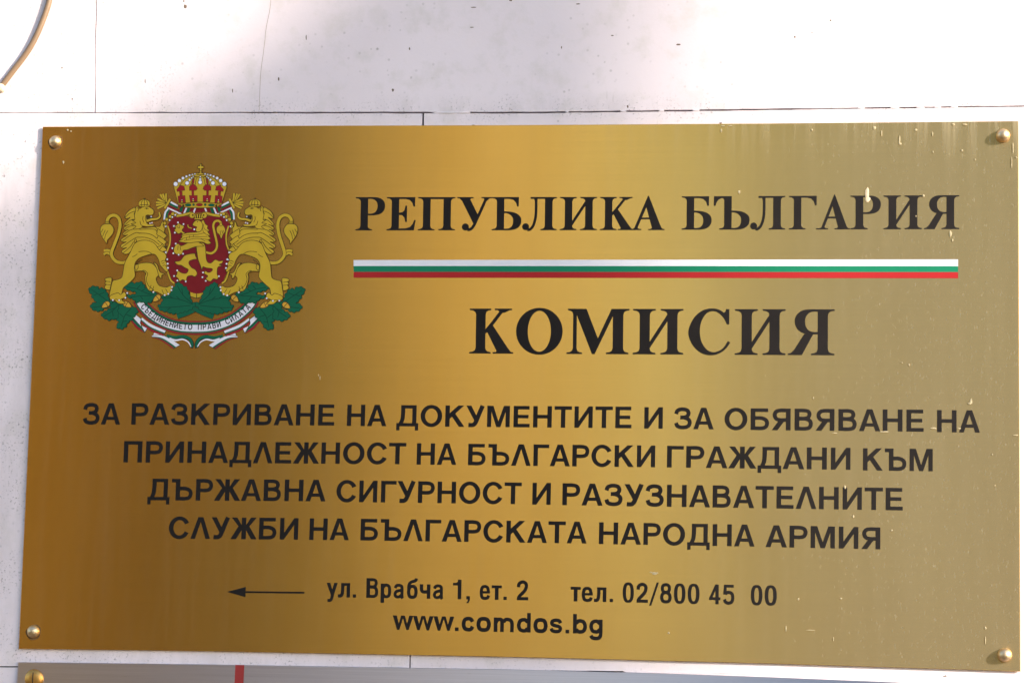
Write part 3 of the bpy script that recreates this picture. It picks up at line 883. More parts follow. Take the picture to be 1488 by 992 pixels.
for i, (x, y, rx, ry) in enumerate([(1260, 281, 3.2, 8.5), (1261, 290, 4, 4), (1074, 279, 1.8, 2.2), (1342, 284.5, 1.6, 2), (1381, 340, 1.6, 4.5), (1384, 349, 1.2, 2), (1331, 314, .9, 1.4), (1285, 627, 7, 1.0), (1357, 622, 4.5, 1.2), (1394, 622.5, 3, .8), (1411, 583, 2.0, 3.6), (1409, 586, 2.6, 1.4),
        (1213, 629, 4, .6), (1476, 632, 4, .8), (952, 832.5, 4, 2), (946, 831, 2, 1), (971.5, 919, 1.6, 1.6), (465, 549, .8, 3), (463, 545, .7, 1.5), (1307, 203, 1.2, 6), (1308, 209, 2.4, 1.6), (1271, 186, 2.2, 2.6), (1281, 194, .9, 4), (1331, 189, 2.2, 1.4), (1355, 195, .8, 3), (1385, 181, 2.6, 1.6), (1402, 181, 3.6, 1.2), (1398, 219, 1.6, 1.6), (1417, 232, 1.2, 1.2),
        (1472, 215, .9, 9), (1470, 237, .7, 9), (1477, 229, 1.5, 1.2), (1356, 221, .8, 1.6), (1228, 707.5, 1.4, 2.8), (1182, 578, 1, 1.4), (1321, 530, 1.2, 1.6), (1311, 527, .8, 1), (1442, 660, 1, 1.2), (1240, 750, 1.2, 2.0), (1296, 770, 1.6, 1.2), (1432, 912, 1.4, 2), (1432, 930, .7, 6), (1160, 870, 1.4, 1.6), (1222, 869, 1.8, 1), (1211, 928, .7, 3), (1178, 915, 6, .5), (1142, 913, 1, 4),
        (98, 189, 1.2, 1.6), (103, 191, .9, 1), (92, 236, 1.2, 2), (1180, 189, 1.4, 1.6), (1048, 190, 1.4, 3), (1050, 183, 3, 1), (1061, 183, 3, .8), (1446, 705, 1, 1)]):
    sp_ = MB()
    blob(sp_, x, y, rx, ry, PF - .0002, 100 + i * 1.3, 0.00025, nn=10)
    sp_.build('dried_splash', MAT['splash' if rx * ry > 12 else 'drop'], sign)
PXY = lambda x, y, Y: px(x, y, Y)
ink = Ink()
ink.poly([(329.7, 859.3), (357, 852.2), (356.6, 867)], PXY)
ink.poly([(355.5, 858.3), (442.4, 859.2), (442.2, 861.9), (355.4, 860.9)], PXY)
ink.mb.build('arrow', MAT['ink'], sign)

# striped band
band_e = pempty('flag_band', sign, px(950, 390, PF))
def strip(name, a0, a1, b0, b1, mat):
    mb_ = MB()
    n_ = 12
    Y = PF - INK_H
    for i in range(n_):
        t0, t1 = i / n_, (i + 1) / n_
        f_ = lambda t: (513.8 + (1392.2 - 513.8) * t)
        yt = lambda t: a0 + (b0 - a0) * t
        yb = lambda t: a1 + (b1 - a1) * t
        mb_.face([px(f_(t0), yb(t0), Y), px(f_(t1), yb(t1), Y), px(f_(t1), yt(t1), Y), px(f_(t0), yt(t0), Y)])
    mb_.build(name, mat, band_e)
strip('white_stripe', 377.8, 386.5, 376.9, 386.6, MAT['flagwhite'])
strip('green_stripe', 386.5, 395.0, 386.6, 395.3, MAT['flaggreen'])
strip('red_stripe', 395.0, 403.4, 395.3, 404.2, MAT['flagred'])
# ------------------------------------------------ the crest
crest = pempty('coat_of_arms', sign, px(288, 372, PF))
def crop(x0, y0, s_):
    return lambda u, v: (x0 + u / s_, y0 + v / s_)
cA, c2, c3, c4, c6 = crop(120, 230, 3.4206), crop(220, 230, 9.92), crop(130, 280, 8.27), crop(225, 300, 7.086), crop(120, 390, 7.63)
XM = (px(290.55, 267.5, PF).x + px(285.2, 442.7, PF).x) / 2
def tfp(x, y, Y):
    return px(x, y, Y)
def tfm(x, y, Y):                        # mirror image on the plate
    p = px(x, y, Y)
    return Vector((2 * XM - p.x, p.y, p.z))
CM = ['gold', 'line', 'red', 'crownred', 'green', 'darkgreen', 'white', 'silver', 'acorn', 'ink']
CMI = {k: i for i, k in enumerate(CM)}
CMATS = [MAT[k] for k in CM]
LW = 0.85
class Art:
    def __init__(s, base, tf=tfp):
        s.ink, s.tf = Ink(base), tf
    def c(s, cr_, pts):
        return [cr_(*p) for p in pts]
    def fill(s, cr_, pts, col='gold', sm=True, line=True, lw=LW, n=4):
        P = s.c(cr_, pts)
        if sm:
            P = [tuple(p) for p in catmull(P, n, True)]
        if col == 'green' and len(P) > 40:
            Q, acc = [], 0.0
            area = sum(P[i][0] * P[(i + 1) % len(P)][1] - P[(i + 1) % len(P)][0] * P[i][1] for i in range(len(P)))
            sg = 1 if area > 0 else -1
            D = catmull(P, 3, True)
            for i in range(len(D)):
                t = D[(i + 1) % len(D)] - D[i - 1]
                acc += (D[i] - D[i - 1]).length
                t.normalize()
                Q.append(tuple(D[i] + Vector((t.y, -t.x)) * sg * (2.0 * abs(math.sin(acc * .46)) ** .8 - 1.1)))
            P = Q
        s.ink.poly(P, s.tf, CMI[col])
        if line:
            s.ink.quads(band(P, lw, True), s.tf, CMI['darkgreen' if col == 'green' else 'line'])
    def stroke(s, cr_, pts, w, col='line', line=False, w_end=None, sm=True, lw=LW):
        P = s.c(cr_, pts)
        if sm:
            P = catmull(P, 5)
        if line:
            s.ink.quads(band(P, w + 2 * lw * .75, False, None if w_end is None else w_end + 2 * lw * .75), s.tf, CMI['line'])
        if col in ('line', 'darkgreen') and w_end is None:
            w *= 1.25
        s.ink.quads(band(P, w, False, w_end), s.tf, CMI[col])
    def dot(s, cr_, x, y, r, col='silver', line=True, lw=LW, ry=None):
        cx, cy = cr_(x, y)
        sc_ = cr_(1, 0)[0] - cr_(0, 0)[0]
        rr, r2 = r * sc_, (ry or r) * sc_
        C = lambda e: [(cx + (rr + e) * math.cos(2 * math.pi * i / 14), cy + (r2 + e) * math.sin(2 * math.pi * i / 14)) for i in range(14)]
        if line:
            s.ink.poly(C(lw * .6), s.tf, CMI['line'])
        s.ink.poly(C(-lw * .15 if line else 0), s.tf, CMI[col])
    def bands(s, cr_, inner, outer, parts, n=6):
        I, O = catmull(s.c(cr_, inner), n), catmull(s.c(cr_, outer), n)
        for f0, f1, col in parts:
            q = []
            for k in range(len(I) - 1):
                a0, a1 = I[k].lerp(O[k], f0), I[k].lerp(O[k], f1)
                b0, b1 = I[k + 1].lerp(O[k + 1], f0), I[k + 1].lerp(O[k + 1], f1)
                q.append([a0, b0, b1, a1])
            s.ink.quads(q, s.tf, CMI[col])
    def build(s, name):
        return s.ink.mb.build(name, CMATS, crest)

# draped banner behind the crown and its shell ends
for tf in (tfp, tfm):
    a = Art(0.0, tf)
    a.stroke(c2, [(252, 738), (212, 790), (196, 890)], 5.6, 'ink')
    a.stroke(c2, [(240, 728), (200, 785), (184, 885)], 2.4, 'white')
    a.stroke(c2, [(268, 740), (226, 795), (212, 880)], 3.0, 'green')
    a.fill(c2, [(300, 770), (330, 740), (300, 720), (270, 740), (245, 800), (235, 850)], 'red', line=False)
    a.stroke(c2, [(278, 632), (380, 688)], 2.6, 'white', sm=False)
    a.stroke(c2, [(262, 656), (380, 716)], 2.9, 'green', sm=False)
    a.stroke(c2, [(244, 688), (440, 782)], 3.4, 'red', sm=False)
    a.stroke(c2, [(230, 712), (430, 806)], 2.1, 'white', sm=False)
    for e in [(128, 522), (166, 515), (212, 508), (88, 585), (68, 634), (70, 676), (88, 722)]:
        m_ = ((228 + e[0]) / 2 + (e[1] - 620) * .08, (652 + e[1]) / 2)
        a.stroke(c2, [(228, 652), m_, e], 1.6, 'gold', line=True, w_end=2.9)
    a.stroke(c2, [(192, 722), (272, 588)], 2.9, 'gold', line=True, sm=False)
    a.build('ribbon_end')
a = Art(0.000045)
a.fill(c2, [(400, 700), (1000, 700), (985, 790), (880, 800), (700, 780), (520, 800), (420, 790)], 'red', sm=False, line=False)
for sg in (1, -1):
    f_ = lambda x: 703 + sg * (x - 703)
    a.stroke(c2, [(f_(512), 700), (f_(470), 800)], 2.4, 'white', sm=False)
    a.stroke(c2, [(f_(550), 700), (f_(512), 800)], 4.0, 'green', sm=False)
    a.stroke(c2, [(f_(440), 700), (f_(420), 770)], 4.0, 'green', sm=False)
    a.stroke(c2, [(f_(640), 700), (f_(606), 790)], 2.3, 'white', sm=False)
a.build('drapery')

# shield
a = Art(0.00008)
F4 = [(205, 105), (300, 100), (360, 108), (425, 118), (500, 108), (560, 100), (640, 105), (700, 108), (745, 150), (782, 195), (762, 285), (738, 370), (745, 430), (772, 480), (768, 560), (752, 640), (722, 720), (680, 790), (570, 850),
      (500, 885), (430, 897), (360, 880), (290, 845), (190, 785), (160, 715), (128, 620), (118, 520), (122, 460), (152, 385), (156, 285), (130, 200), (165, 145)]
a.fill(c4, [(360, 870), (430, 880), (500, 870), (498, 925), (430, 945), (364, 925)], 'gold', sm=False)
a.stroke(c4, [(430, 880), (430, 945)], LW)
a.fill(c4, F4, 'red', line=False)
for sg in (1, -1):
    f_ = lambda x: x if sg == 1 else 892 - x
    a.stroke(c4, [(f_(132), 200), (f_(156), 285), (f_(154), 380), (f_(130), 450), (f_(112), 490)], 2.1, 'gold', line=True)
    a.stroke(c4, [(f_(118), 610), (f_(138), 690), (f_(165), 760), (f_(200), 790)], 2.3, 'gold', line=True)
    a.stroke(c4, [(f_(222), 98), (f_(290), 88), (f_(360), 70), (f_(400), 72)], 3.2, 'gold', line=True)
    a.dot(c4, f_(384), 92, 28, 'gold')
    a.dot(c4, f_(390), 90, 9, 'line', line=False)
    for x, y in ((212, 78), (185, 76), (158, 104), (122, 134), (102, 172), (104, 206)):
        a.dot(c4, f_(x), y, 16, 'gold')
    for x, y in ((210, 88), (180, 110), (152, 142), (113, 206), (112, 474), (128, 548), (130, 590), (134, 632)):
        a.dot(c4, f_(x), y, 9, 'silver')
a.build('shield')

# the lion on the shield
a = Art(0.000275)
a.stroke(c4, [(515, 468), (580, 482), (625, 450), (640, 390), (618, 285), (602, 200), (618, 158), (655, 148), (684, 172)], 3.0, 'gold', line=True)
a.fill(c4, [(666, 190), (696, 190), (720, 220), (726, 262), (704, 286), (684, 334), (664, 290), (640, 268), (636, 220)])
for l_ in ([(672, 250), (682, 300)], [(690, 248), (700, 280)], [(708, 245), (714, 270)]):
    a.stroke(c4, l_, .6)
a.dot(c4, 680, 186, 14, 'gold')
for pts in ([(325, 285), (280, 248), (302, 212), (290, 196), (265, 186), (240, 168), (230, 190), (205, 202), (215, 225), (200, 245), (222, 266), (245, 282), (272, 270), (300, 295)],
            [(410, 485), (350, 490), (300, 510), (262, 558), (205, 570), (235, 600), (272, 605), (305, 628), (345, 650), (322, 688), (272, 682), (236, 660), (226, 700), (212, 715), (240, 742), (255, 770), (288, 752), (322, 770), (334, 722), (380, 710), (412, 722), (436, 690), (416, 650), (380, 630), (352, 592), (356, 562), (400, 545), (432, 540), (418, 510)],
            [(420, 380), (500, 378), (522, 430), (527, 520), (542, 572), (580, 582), (620, 548), (662, 562), (702, 558), (690, 585), (662, 597), (692, 610), (652, 622), (642, 655), (642, 700), (656, 722), (640, 750), (602, 744), (570, 772), (525, 745), (545, 715), (508, 690), (520, 664), (556, 680), (590, 660), (588, 640), (530, 632), (496, 620), (484, 652), (470, 610), (446, 545), (434, 470)],
            [(505, 405), (430, 412), (385, 425), (335, 445), (292, 452), (280, 490), (236, 496), (200, 475), (195, 440), (214, 396), (242, 384), (272, 406), (340, 376), (420, 356)],
            [(330, 272), (440, 262), (470, 230), (475, 165), (500, 140), (520, 180), (545, 200), (540, 225), (562, 248), (545, 262), (568, 292), (552, 305), (576, 330), (552, 345), (578, 376), (540, 388), (490, 366), (420, 368), (350, 376), (255, 364), (250, 354), (292, 336), (255, 346), (282, 314), (270, 300)],
            [(388, 184), (412, 150), (446, 142), (480, 160), (492, 200), (476, 250), (440, 264), (418, 240), (432, 212), (398, 200)]):
    a.fill(c4, pts, n=3)
for l_ in ([(270, 305), (340, 292), (430, 290), (520, 270)], [(282, 330), (350, 315), (430, 312), (540, 310)], [(300, 352), (400, 332), (480, 332), (560, 345)], [(500, 180), (510, 230), (560, 262)], [(488, 210), (505, 270), (560, 300)],
           [(430, 415), (430, 470), (420, 500)], [(470, 330), (520, 360)], [(240, 400), (235, 450)], [(262, 410), (265, 450)], [(225, 205), (250, 225)], [(250, 190), (255, 225)], [(360, 300), (355, 325)], [(400, 290), (396, 312)], [(330, 320), (322, 345)]):
    a.stroke(c4, l_, .55)
a.dot(c4, 440, 158, 5, 'ink', line=False)
a.stroke(c4, [(340, 188), (345, 212), (380, 226)], 1.3, 'gold', line=True)
for x, y in ((238, 165), (295, 182), (196, 202), (206, 270), (215, 383), (180, 430), (190, 482), (290, 487), (245, 497), (230, 658), (198, 716), (232, 762), (318, 772), (496, 680), (490, 728), (524, 766), (660, 718), (406, 236)):
    a.dot(c4, x, y, 9, 'silver', lw=.45)
for x in (420, 440, 460, 480):
    a.stroke(c4, [(x, 128), (x + (x - 450) * .3, 82)], 1.5, 'gold', line=True)
a.stroke(c4, [(408, 128), (490, 128)], 1.5, 'gold', line=True, sm=False)
a.build('shield_lion')

# motto ribbon
a = Art(0.0)
for tf in (tfp, tfm):
    a.tf = tf
    a.stroke(c6, [(930, 748), (1020, 768), (1110, 758), (1180, 778), (1214, 830), (1205, 880)], 5.4, 'ink')
    a.stroke(c6, [(930, 745), (1020, 762), (1110, 755), (1180, 775), (1212, 830), (1206, 872)], 3.8, 'green')
    a.stroke(c6, [(960, 775), (1030, 795), (1110, 785), (1170, 815), (1202, 866)], 2.9, 'white', w_end=1.4)
    a.fill(c6, [(775, 748), (795, 705), (895, 742), (850, 760)], 'white', sm=False)
    a.bands(c6, [(770, 742), (880, 738), (965, 775), (1078, 850)], [(765, 764), (850, 790), (930, 838), (1000, 892)], [(0, .52, 'white'), (.52, .78, 'green'), (.78, 1, 'crownred')])
    a.stroke(c6, [(770, 742), (880, 738), (965, 775)], .5)
    a.stroke(c6, [(1078, 850), (1000, 892)], .6, sm=False)
    a.fill(c6, [(560, 548), (588, 508), (650, 560), (640, 600), (652, 645), (612, 605)], 'white', sm=False)
    a.fill(c6, [(650, 630), (718, 660), (690, 708)], 'white', sm=False)
    a.bands(c6, [(556, 550), (612, 608), (655, 648), (690, 706)], [(538, 588), (595, 660), (640, 690), (684, 714)], [(0, .55, 'green'), (.55, 1, 'crownred')])
    a.bands(c6, [(655, 542), (760, 618), (925, 690)], [(640, 598), (750, 690), (893, 748)], [(0, .42, 'white'), (.42, .66, 'green'), (.66, 1, 'crownred')])
    a.stroke(c6, [(655, 542), (640, 598)], .6, sm=False)
    a.stroke(c6, [(925, 690), (893, 748)], .6, sm=False)
IN6 = [(690, 345), (745, 395), (830, 468), (930, 528), (1040, 565), (1160, 580), (1272, 582)]
OU6 = [(560, 372), (602, 452), (690, 548), (800, 628), (930, 690), (1080, 728), (1272, 738)]
for tf in (tfp, tfm):
    a.tf = tf
    a.bands(c6, IN6, OU6, [(0, 1, 'line'), (.012, .10, 'crownred'), (.10, .27, 'green'), (.28, .765, 'white'), (.775, .88, 'green'), (.88, .988, 'crownred')])
a.build('motto_ribbon')
# motto letters follow the ribbon
mid = [Vector(c6(*p)).lerp(Vector(c6(*q_)), .665) for p, q_ in zip(IN6, OU6)]
path = [px(p.x, p.y, 0) for p in catmull(mid, 8)]
half = [(p.x, p.z) for p in path if p.x < XM - 0.0004]
half.append((XM, path[-1].z))
full = half + [(2 * XM - x, z) for x, z in reversed(half[:-1])]
cum = [0.0]
for p, q_ in zip(full[:-1], full[1:]):
    cum.append(cum[-1] + math.hypot(q_[0] - p[0], q_[1] - p[1]))
def along(d):
    for k in range(len(cum) - 1):
        if cum[k + 1] >= d or k == len(cum) - 2:
            t = (d - cum[k]) / (cum[k + 1] - cum[k])
            p, q_ = full[k], full[k + 1]
            L = math.hypot(q_[0] - p[0], q_[1] - p[1])
            return (p[0] + (q_[0] - p[0]) * t, p[1] + (q_[1] - p[1]) * t), ((q_[0] - p[0]) / L, (q_[1] - p[1]) / L)
ink = Ink(0.0002)
motto = 'СЪЕДИНЕНИЕТО ПРАВИ СИΛАТА'
caph = 8.6 * PXM
adv = [(.70 if c == ' ' else SANS[c][0]) for c in motto]
start, end = cum[-1] * .056, cum[-1] * .944
gap = ((end - start) / caph - sum(adv) * .80) / (len(motto) - 1)
d = start
for c, wd in zip(motto, adv):
    w_ = wd * .80 * caph
    if c != ' ':
        (ox, oz), (tx, tz) = along(d + w_ / 2)
        ink.new_glyph()
        def tf(u, v, Y, ox=ox, oz=oz, tx=tx, tz=tz, wd=wd):
            uu, vv_ = (u - wd / 2) * .80 * caph, v * caph
            return Vector((ox + tx * uu - tz * vv_, Y, oz + tz * uu + tx * vv_))
        draw(ink, SANS[c][1], tf)
    d += w_ + gap * caph
ink.mb.build('motto_lettering', MAT['ink'], crest)

# oak branches
for tf in (tfp, tfm):
    a = Art(0.00043 if tf is tfp else 0.00049, tf)
    a.stroke(cA, [(628, 690), (585, 735), (530, 765), (470, 786)], 4.2, 'green', line=True, w_end=6.6)
    leaves = [
        ([(72, 250), (80, 215), (120, 198), (165, 205), (190, 228), (215, 215), (250, 240), (278, 285), (292, 340), (330, 380), (300, 420), (240, 445), (205, 468), (160, 472), (115, 455), (90, 425), (105, 390), (150, 372), (125, 345), (105, 315), (98, 288)],
         [[(100, 235), (180, 290), (310, 385)], [(110, 430), (200, 420), (300, 395)], [(180, 290), (240, 265)], [(170, 280), (120, 300)]]),
        ([(330, 380), (420, 380), (440, 430), (420, 500), (380, 560), (340, 560), (295, 572), (250, 555), (215, 530), (220, 495), (260, 470), (300, 440)], [[(400, 400), (330, 470), (240, 530)], [(330, 470), (340, 530)], [(360, 440), (300, 460)]]),
        ([(420, 400), (480, 420), (560, 425), (610, 460), (590, 510), (545, 570), (505, 595), (482, 640), (440, 668), (400, 665), (376, 640), (398, 600), (382, 565), (400, 520), (395, 460)], [[(540, 440), (470, 520), (430, 640)], [(480, 510), (540, 530)], [(455, 540), (410, 500)], [(440, 590), (490, 580)]]),
        ([(480, 175), (530, 155), (580, 165), (640, 150), (680, 180), (690, 210), (720, 215), (750, 260), (810, 270), (830, 290), (790, 330), (760, 370), (700, 385), (660, 370), (600, 375), (560, 340), (520, 325), (490, 300), (560, 290), (600, 270), (560, 255), (510, 240), (475, 225), (465, 205)],
         [[(490, 205), (600, 225), (700, 270), (790, 300)], [(530, 320), (640, 305), (760, 300)], [(600, 225), (640, 185)], [(650, 250), (690, 230)], [(640, 305), (670, 345)]]),
        ([(1040, 165), (1080, 160), (1110, 190), (1150, 210), (1175, 260), (1190, 310), (1215, 370), (1262, 388), (1230, 430), (1190, 460), (1130, 480), (1050, 500), (990, 500), (930, 480), (870, 465), (845, 440), (840, 410), (870, 390), (890, 340), (870, 310), (940, 300), (975, 270), (1000, 230), (1020, 200)],
         [[(1050, 190), (1110, 290), (1220, 395)], [(880, 330), (1000, 330), (1130, 360), (1220, 400)], [(860, 430), (980, 430), (1200, 410)], [(1110, 290), (1100, 220)], [(1000, 330), (960, 300)], [(980, 430), (940, 460)], [(1080, 345), (1040, 310)]])]
    for o_, vn in leaves:
        a.fill(c6, o_, 'green', lw=.8)
        for v_ in vn:
            a.stroke(c6, v_, .75, 'darkgreen')
    for x, y, ax_, ay_ in ((258, 402, -38, 26), (494, 400, 36, 20), (824, 330, -36, 30)):
        L_ = math.hypot(ax_, ay_)
        ux, uy = ax_ / L_, ay_ / L_
        e = lambda t, w: (x + ux * t - uy * w, y + uy * t + ux * w)
        a.fill(c6, [e(-48, 0), e(-38, 22), e(-6, 30), e(0, 0), e(-6, -30), e(-38, -22)], 'acorn')
        a.fill(c6, [e(-6, 26), e(20, 24), e(42, 13), e(54, 0), e(42, -13), e(20, -24), e(-6, -26)], 'acorn')
    a.build('oak_branch')

# the two standing lions
for tf in (tfp, tfm):
    a = Art(0.00055, tf)
    # tail
    a.stroke(c3, [(262, 705), (215, 690), (172, 698)], 3.2, 'gold', line=True)
    a.stroke(c3, [(255, 745), (210, 722), (170, 742)], 3.2, 'gold', line=True)
    a.stroke(c3, [(450, 830), (390, 842), (325, 828), (275, 775), (265, 715), (300, 620), (348, 490), (368, 385), (350, 305), (300, 272), (248, 284), (217, 322), (213, 352)], 4.3, 'gold', line=True)
    a.fill(c3, [(195, 375), (252, 378), (290, 428), (286, 480), (252, 530), (216, 570), (208, 612), (182, 578), (150, 530), (130, 472), (134, 418), (160, 386)])
    for l_ in ([(165, 435), (138, 478)], [(190, 448), (156, 528)], [(222, 455), (196, 500), (180, 560)]):
        a.stroke(c3, l_, .65)
    a.fill(c3, [(190, 348), (238, 348), (240, 368), (188, 370)], sm=False)
    # far hind leg
    a.fill(c6, [(590, -40), (690, -65), (770, -55), (820, -5), (850, 60), (815, 110), (835, 172), (870, 198), (930, 208), (972, 190), (990, 205), (985, 245), (955, 288), (905, 300), (830, 262), (790, 256), (750, 238), (715, 190), (690, 110), (700, 55), (660, 28), (590, 30), (560, 10)])
    a.fill(c6, [(690, 100), (702, 55), (668, 25), (690, 25), (722, 60), (706, 120), (730, 190), (788, 240), (740, 246), (706, 195)])
    for l_ in ([(760, 185), (740, 235)], [(790, 195), (775, 245)], [(880, 235), (900, 285)], [(920, 225), (945, 270)]):
        a.stroke(c6, l_, .65)
    a.fill(c3, [(770, 838), (812, 862), (836, 930), (860, 960), (905, 975), (870, 990), (862, 1030), (836, 1005), (815, 930), (795, 880)])
    # mane and chest
    a.fill(c3, [(555, 185), (500, 200), (450, 240), (424, 298), (450, 312), (490, 295), (455, 330), (415, 375), (432, 396), (480, 382), (440, 400), (408, 425), (428, 452), (470, 442), (425, 465), (398, 495), (420, 516), (460, 506), (378, 560), (398, 592), (445, 590), (400, 612), (374, 640), (400, 667), (450, 658), (412, 680), (386, 710),
                (420, 737), (470, 730), (515, 680), (560, 640), (700, 650), (800, 705), (850, 710), (890, 705), (928, 690), (905, 660), (880, 640), (928, 655), (905, 615), (932, 592), (895, 560), (930, 515), (900, 480), (905, 430), (885, 400), (886, 340), (862, 368), (845, 405), (790, 408), (620, 420), (590, 330)], n=3)
    # trunk, standing hind leg and foreleg
    a.fill(c3, [(560, 598), (620, 574), (700, 574), (780, 608), (842, 690), (900, 720), (925, 765), (910, 810), (930, 850), (925, 890), (945, 930), (925, 950), (880, 905), (850, 868), (828, 800), (790, 745), (745, 738), (690, 752), (620, 776), (575, 805), (545, 855), (540, 920), (545, 1010),
                (470, 1090), (420, 1130), (400, 1160), (385, 1240), (392, 1290), (430, 1330), (350, 1330), (300, 1290), (270, 1300), (240, 1240), (258, 1140), (280, 1060), (330, 1045), (385, 1020), (402, 960), (425, 840), (490, 718), (525, 640)], n=4)
    # far paw of the standing leg and toes
    a.fill(c6, [(310, 300), (302, 335), (340, 352), (372, 340), (408, 352), (440, 335), (478, 322), (480, 280), (455, 262), (420, 290), (390, 270)])
    a.fill(c6, [(320, 102), (258, 108), (246, 130), (262, 142), (244, 165), (262, 178), (242, 205), (262, 232), (300, 238), (310, 200), (320, 150)])
    for l_ in ([(262, 142), (308, 148)], [(262, 178), (310, 182)]):
        a.stroke(c6, l_, .6)
    a.stroke(c3, [(590, 712), (640, 704), (700, 708), (748, 732)], .7)
    a.stroke(c3, [(515, 770), (545, 758), (575, 735)], .65)
    a.stroke(c3, [(632, 800), (580, 835), (548, 880), (556, 930), (585, 900), (580, 850)], .65)
    for l_ in ([(880, 880), (900, 870), (918, 885)], [(860, 830), (885, 815), (905, 820)], [(870, 850), (900, 842)]):
        a.stroke(c3, l_, .6)
    # mane locks
    for l_ in ([(428, 300), (480, 250), (545, 225), (535, 260)], [(430, 385), (480, 340), (530, 320), (555, 345)], [(425, 440), (470, 410), (525, 395), (560, 400)], [(410, 505), (470, 460), (520, 440)], [(395, 580), (480, 520), (560, 480), (605, 490)],
               [(392, 655), (480, 590), (560, 540), (600, 535)], [(405, 725), (490, 650), (530, 590)], [(600, 440), (700, 438), (780, 440), (812, 470), (805, 500)], [(598, 485), (690, 490), (760, 512), (812, 552)],
               [(575, 535), (670, 538), (760, 568), (840, 625)], [(545, 560), (540, 600), (570, 580), (550, 555)], [(820, 430), (880, 470), (928, 512)], [(810, 505), (870, 540), (928, 590)], [(818, 570), (870, 610), (925, 652)], [(815, 650), (850, 640), (880, 610)], [(840, 690), (880, 640)],
               [(790, 410), (815, 440), (810, 480)], [(812, 552), (825, 520)]):
        a.stroke(c3, l_, .7)
    # head
    a.fill(c3, [(552, 225), (560, 172), (580, 168), (604, 192), (640, 174), (700, 166), (745, 188), (772, 215), (768, 256), (742, 272), (690, 268), (684, 300), (690, 335), (702, 378), (770, 380), (768, 402), (700, 408), (645, 402), (612, 430), (520, 440), (560, 405), (500, 376), (558, 362), (508, 328), (545, 325), (540, 270)], n=3)
    a.fill(c3, [(690, 285), (740, 285), (760, 310), (700, 345), (705, 372), (692, 350)], 'line', line=False)
    a.stroke(c3, [(692, 340), (745, 322), (812, 314), (845, 285), (838, 236)], 3.2, 'gold', line=True, w_end=2.0)
    for l_ in ([(606, 340), (618, 385), (650, 402)], [(645, 285), (640, 320), (655, 360)], [(680, 270), (672, 320), (690, 370)], [(575, 180), (590, 200), (578, 225)], [(665, 192), (690, 184), (710, 196)]):
        a.stroke(c3, l_, .65)
    a.dot(c3, 688, 192, 8, 'ink', line=False)
    for x, y in ((742, 288), (750, 362), (728, 368)):
        a.dot(c3, x, y, 8, 'silver', line=False)
    # small crown
    a.fill(c3, [(604, 165), (594, 115), (628, 88), (660, 84), (692, 90), (722, 112), (712, 162)], lw=.6)
    for l_ in ([(628, 160), (624, 120), (640, 95)], [(660, 160), (660, 84)], [(690, 160), (696, 120), (680, 95)], [(604, 148), (712, 146)]):
        a.stroke(c3, l_, .7)
    a.stroke(c3, [(660, 86), (660, 62)], .7)
    a.stroke(c3, [(650, 74), (670, 74)], .7)
    # claws
    for x, y in ((335, 350), (405, 352), (475, 325), (495, 272), (785, 262), (950, 282), (985, 240), (992, 205), (560 + 350, 296)):
        a.dot(c6, x, y, 10, 'silver', lw=.4)
    for x, y in ((935, 800), (940, 853), (943, 903), (918, 716)):
        a.dot(c3, x, y, 11, 'silver', lw=.4)
    a.build('standing_lion')

# great crown
a = Art(0.00055)
a.fill(c2, [(322, 412), (340, 370), (420, 298), (520, 245), (640, 216), (706, 208), (780, 216), (895, 245), (990, 298), (1068, 370), (1088, 412), (1005, 690), (870, 712), (703, 716), (530, 712), (392, 690)], sm=False, lw=.8)
M2 = lambda pts: [(1406 - x, y) for x, y in pts]
for P in ([(364, 452), (420, 388), (470, 402), (484, 462), (372, 482)], [(545, 410), (598, 366), (650, 405), (664, 442), (640, 466), (548, 466)], [(404, 480), (444, 478), (446, 542), (410, 544)], [(580, 464), (612, 464), (612, 540), (584, 540)],
          [(382, 545), (484, 536), (494, 642), (392, 648)], [(545, 536), (662, 536), (662, 626), (562, 634)], [(592, 300), (622, 290), (612, 360), (586, 372)]):
    for Q in (P, M2(P)):
        a.fill(c2, Q, 'crownred', sm=False, lw=.5)
for P in ([(700, 262), (650, 290), (628, 400)], [(680, 268), (610, 285), (560, 400)], [(650, 262), (560, 290), (480, 400)], [(630, 250), (500, 290), (400, 400)], [(436, 560), (446, 610), (430, 640)], [(600, 575), (606, 605), (590, 630)]):
    for Q in (P, M2(P)):
        a.stroke(c2, Q, .6)
for x, y in ((440, 628), (602, 612)):
    for xx in (x, 1406 - x):
        a.dot(c2, xx, y, 14, 'gold')
        a.dot(c2, xx, y - 26, 6, 'silver', line=False)
a.stroke(c2, [(392, 668), (530, 642), (703, 634), (876, 642), (1012, 668)], .7)
for x, y, rx, ry, cl_ in ((530, 674, 44, 19, 'green'), (692, 670, 46, 19, 'crownred'), (866, 676, 46, 19, 'green'), (412, 690, 22, 14, 'crownred'), (988, 690, 22, 14, 'crownred'), (608, 669, 15, 15, 'green'), (776, 669, 15, 15, 'green'), (460, 682, 13, 13, 'line'), (936, 682, 13, 13, 'line')):
    a.dot(c2, x, y, rx, cl_, ry=ry, lw=.55)
for x, y, r_ in ((350, 372, 31), (403, 323, 25), (455, 287, 21), (505, 263, 16), (550, 245, 14), (590, 235, 11), (628, 227, 11), (515, 358, 28), (551, 312, 18), (580, 285, 12), (602, 265, 9)):
    for xx in (x, 1402 - x):
        a.dot(c2, xx, y, r_, 'silver', lw=.8)
a.dot(c2, 705, 268, 11, 'silver'); a.dot(c2, 704, 306, 18, 'silver'); a.dot(c2, 703, 346, 28, 'silver')
a.fill(c2, [(664, 238), (676, 218), (700, 210), (700, 182), (722, 182), (722, 210), (744, 218), (756, 238)], sm=False)
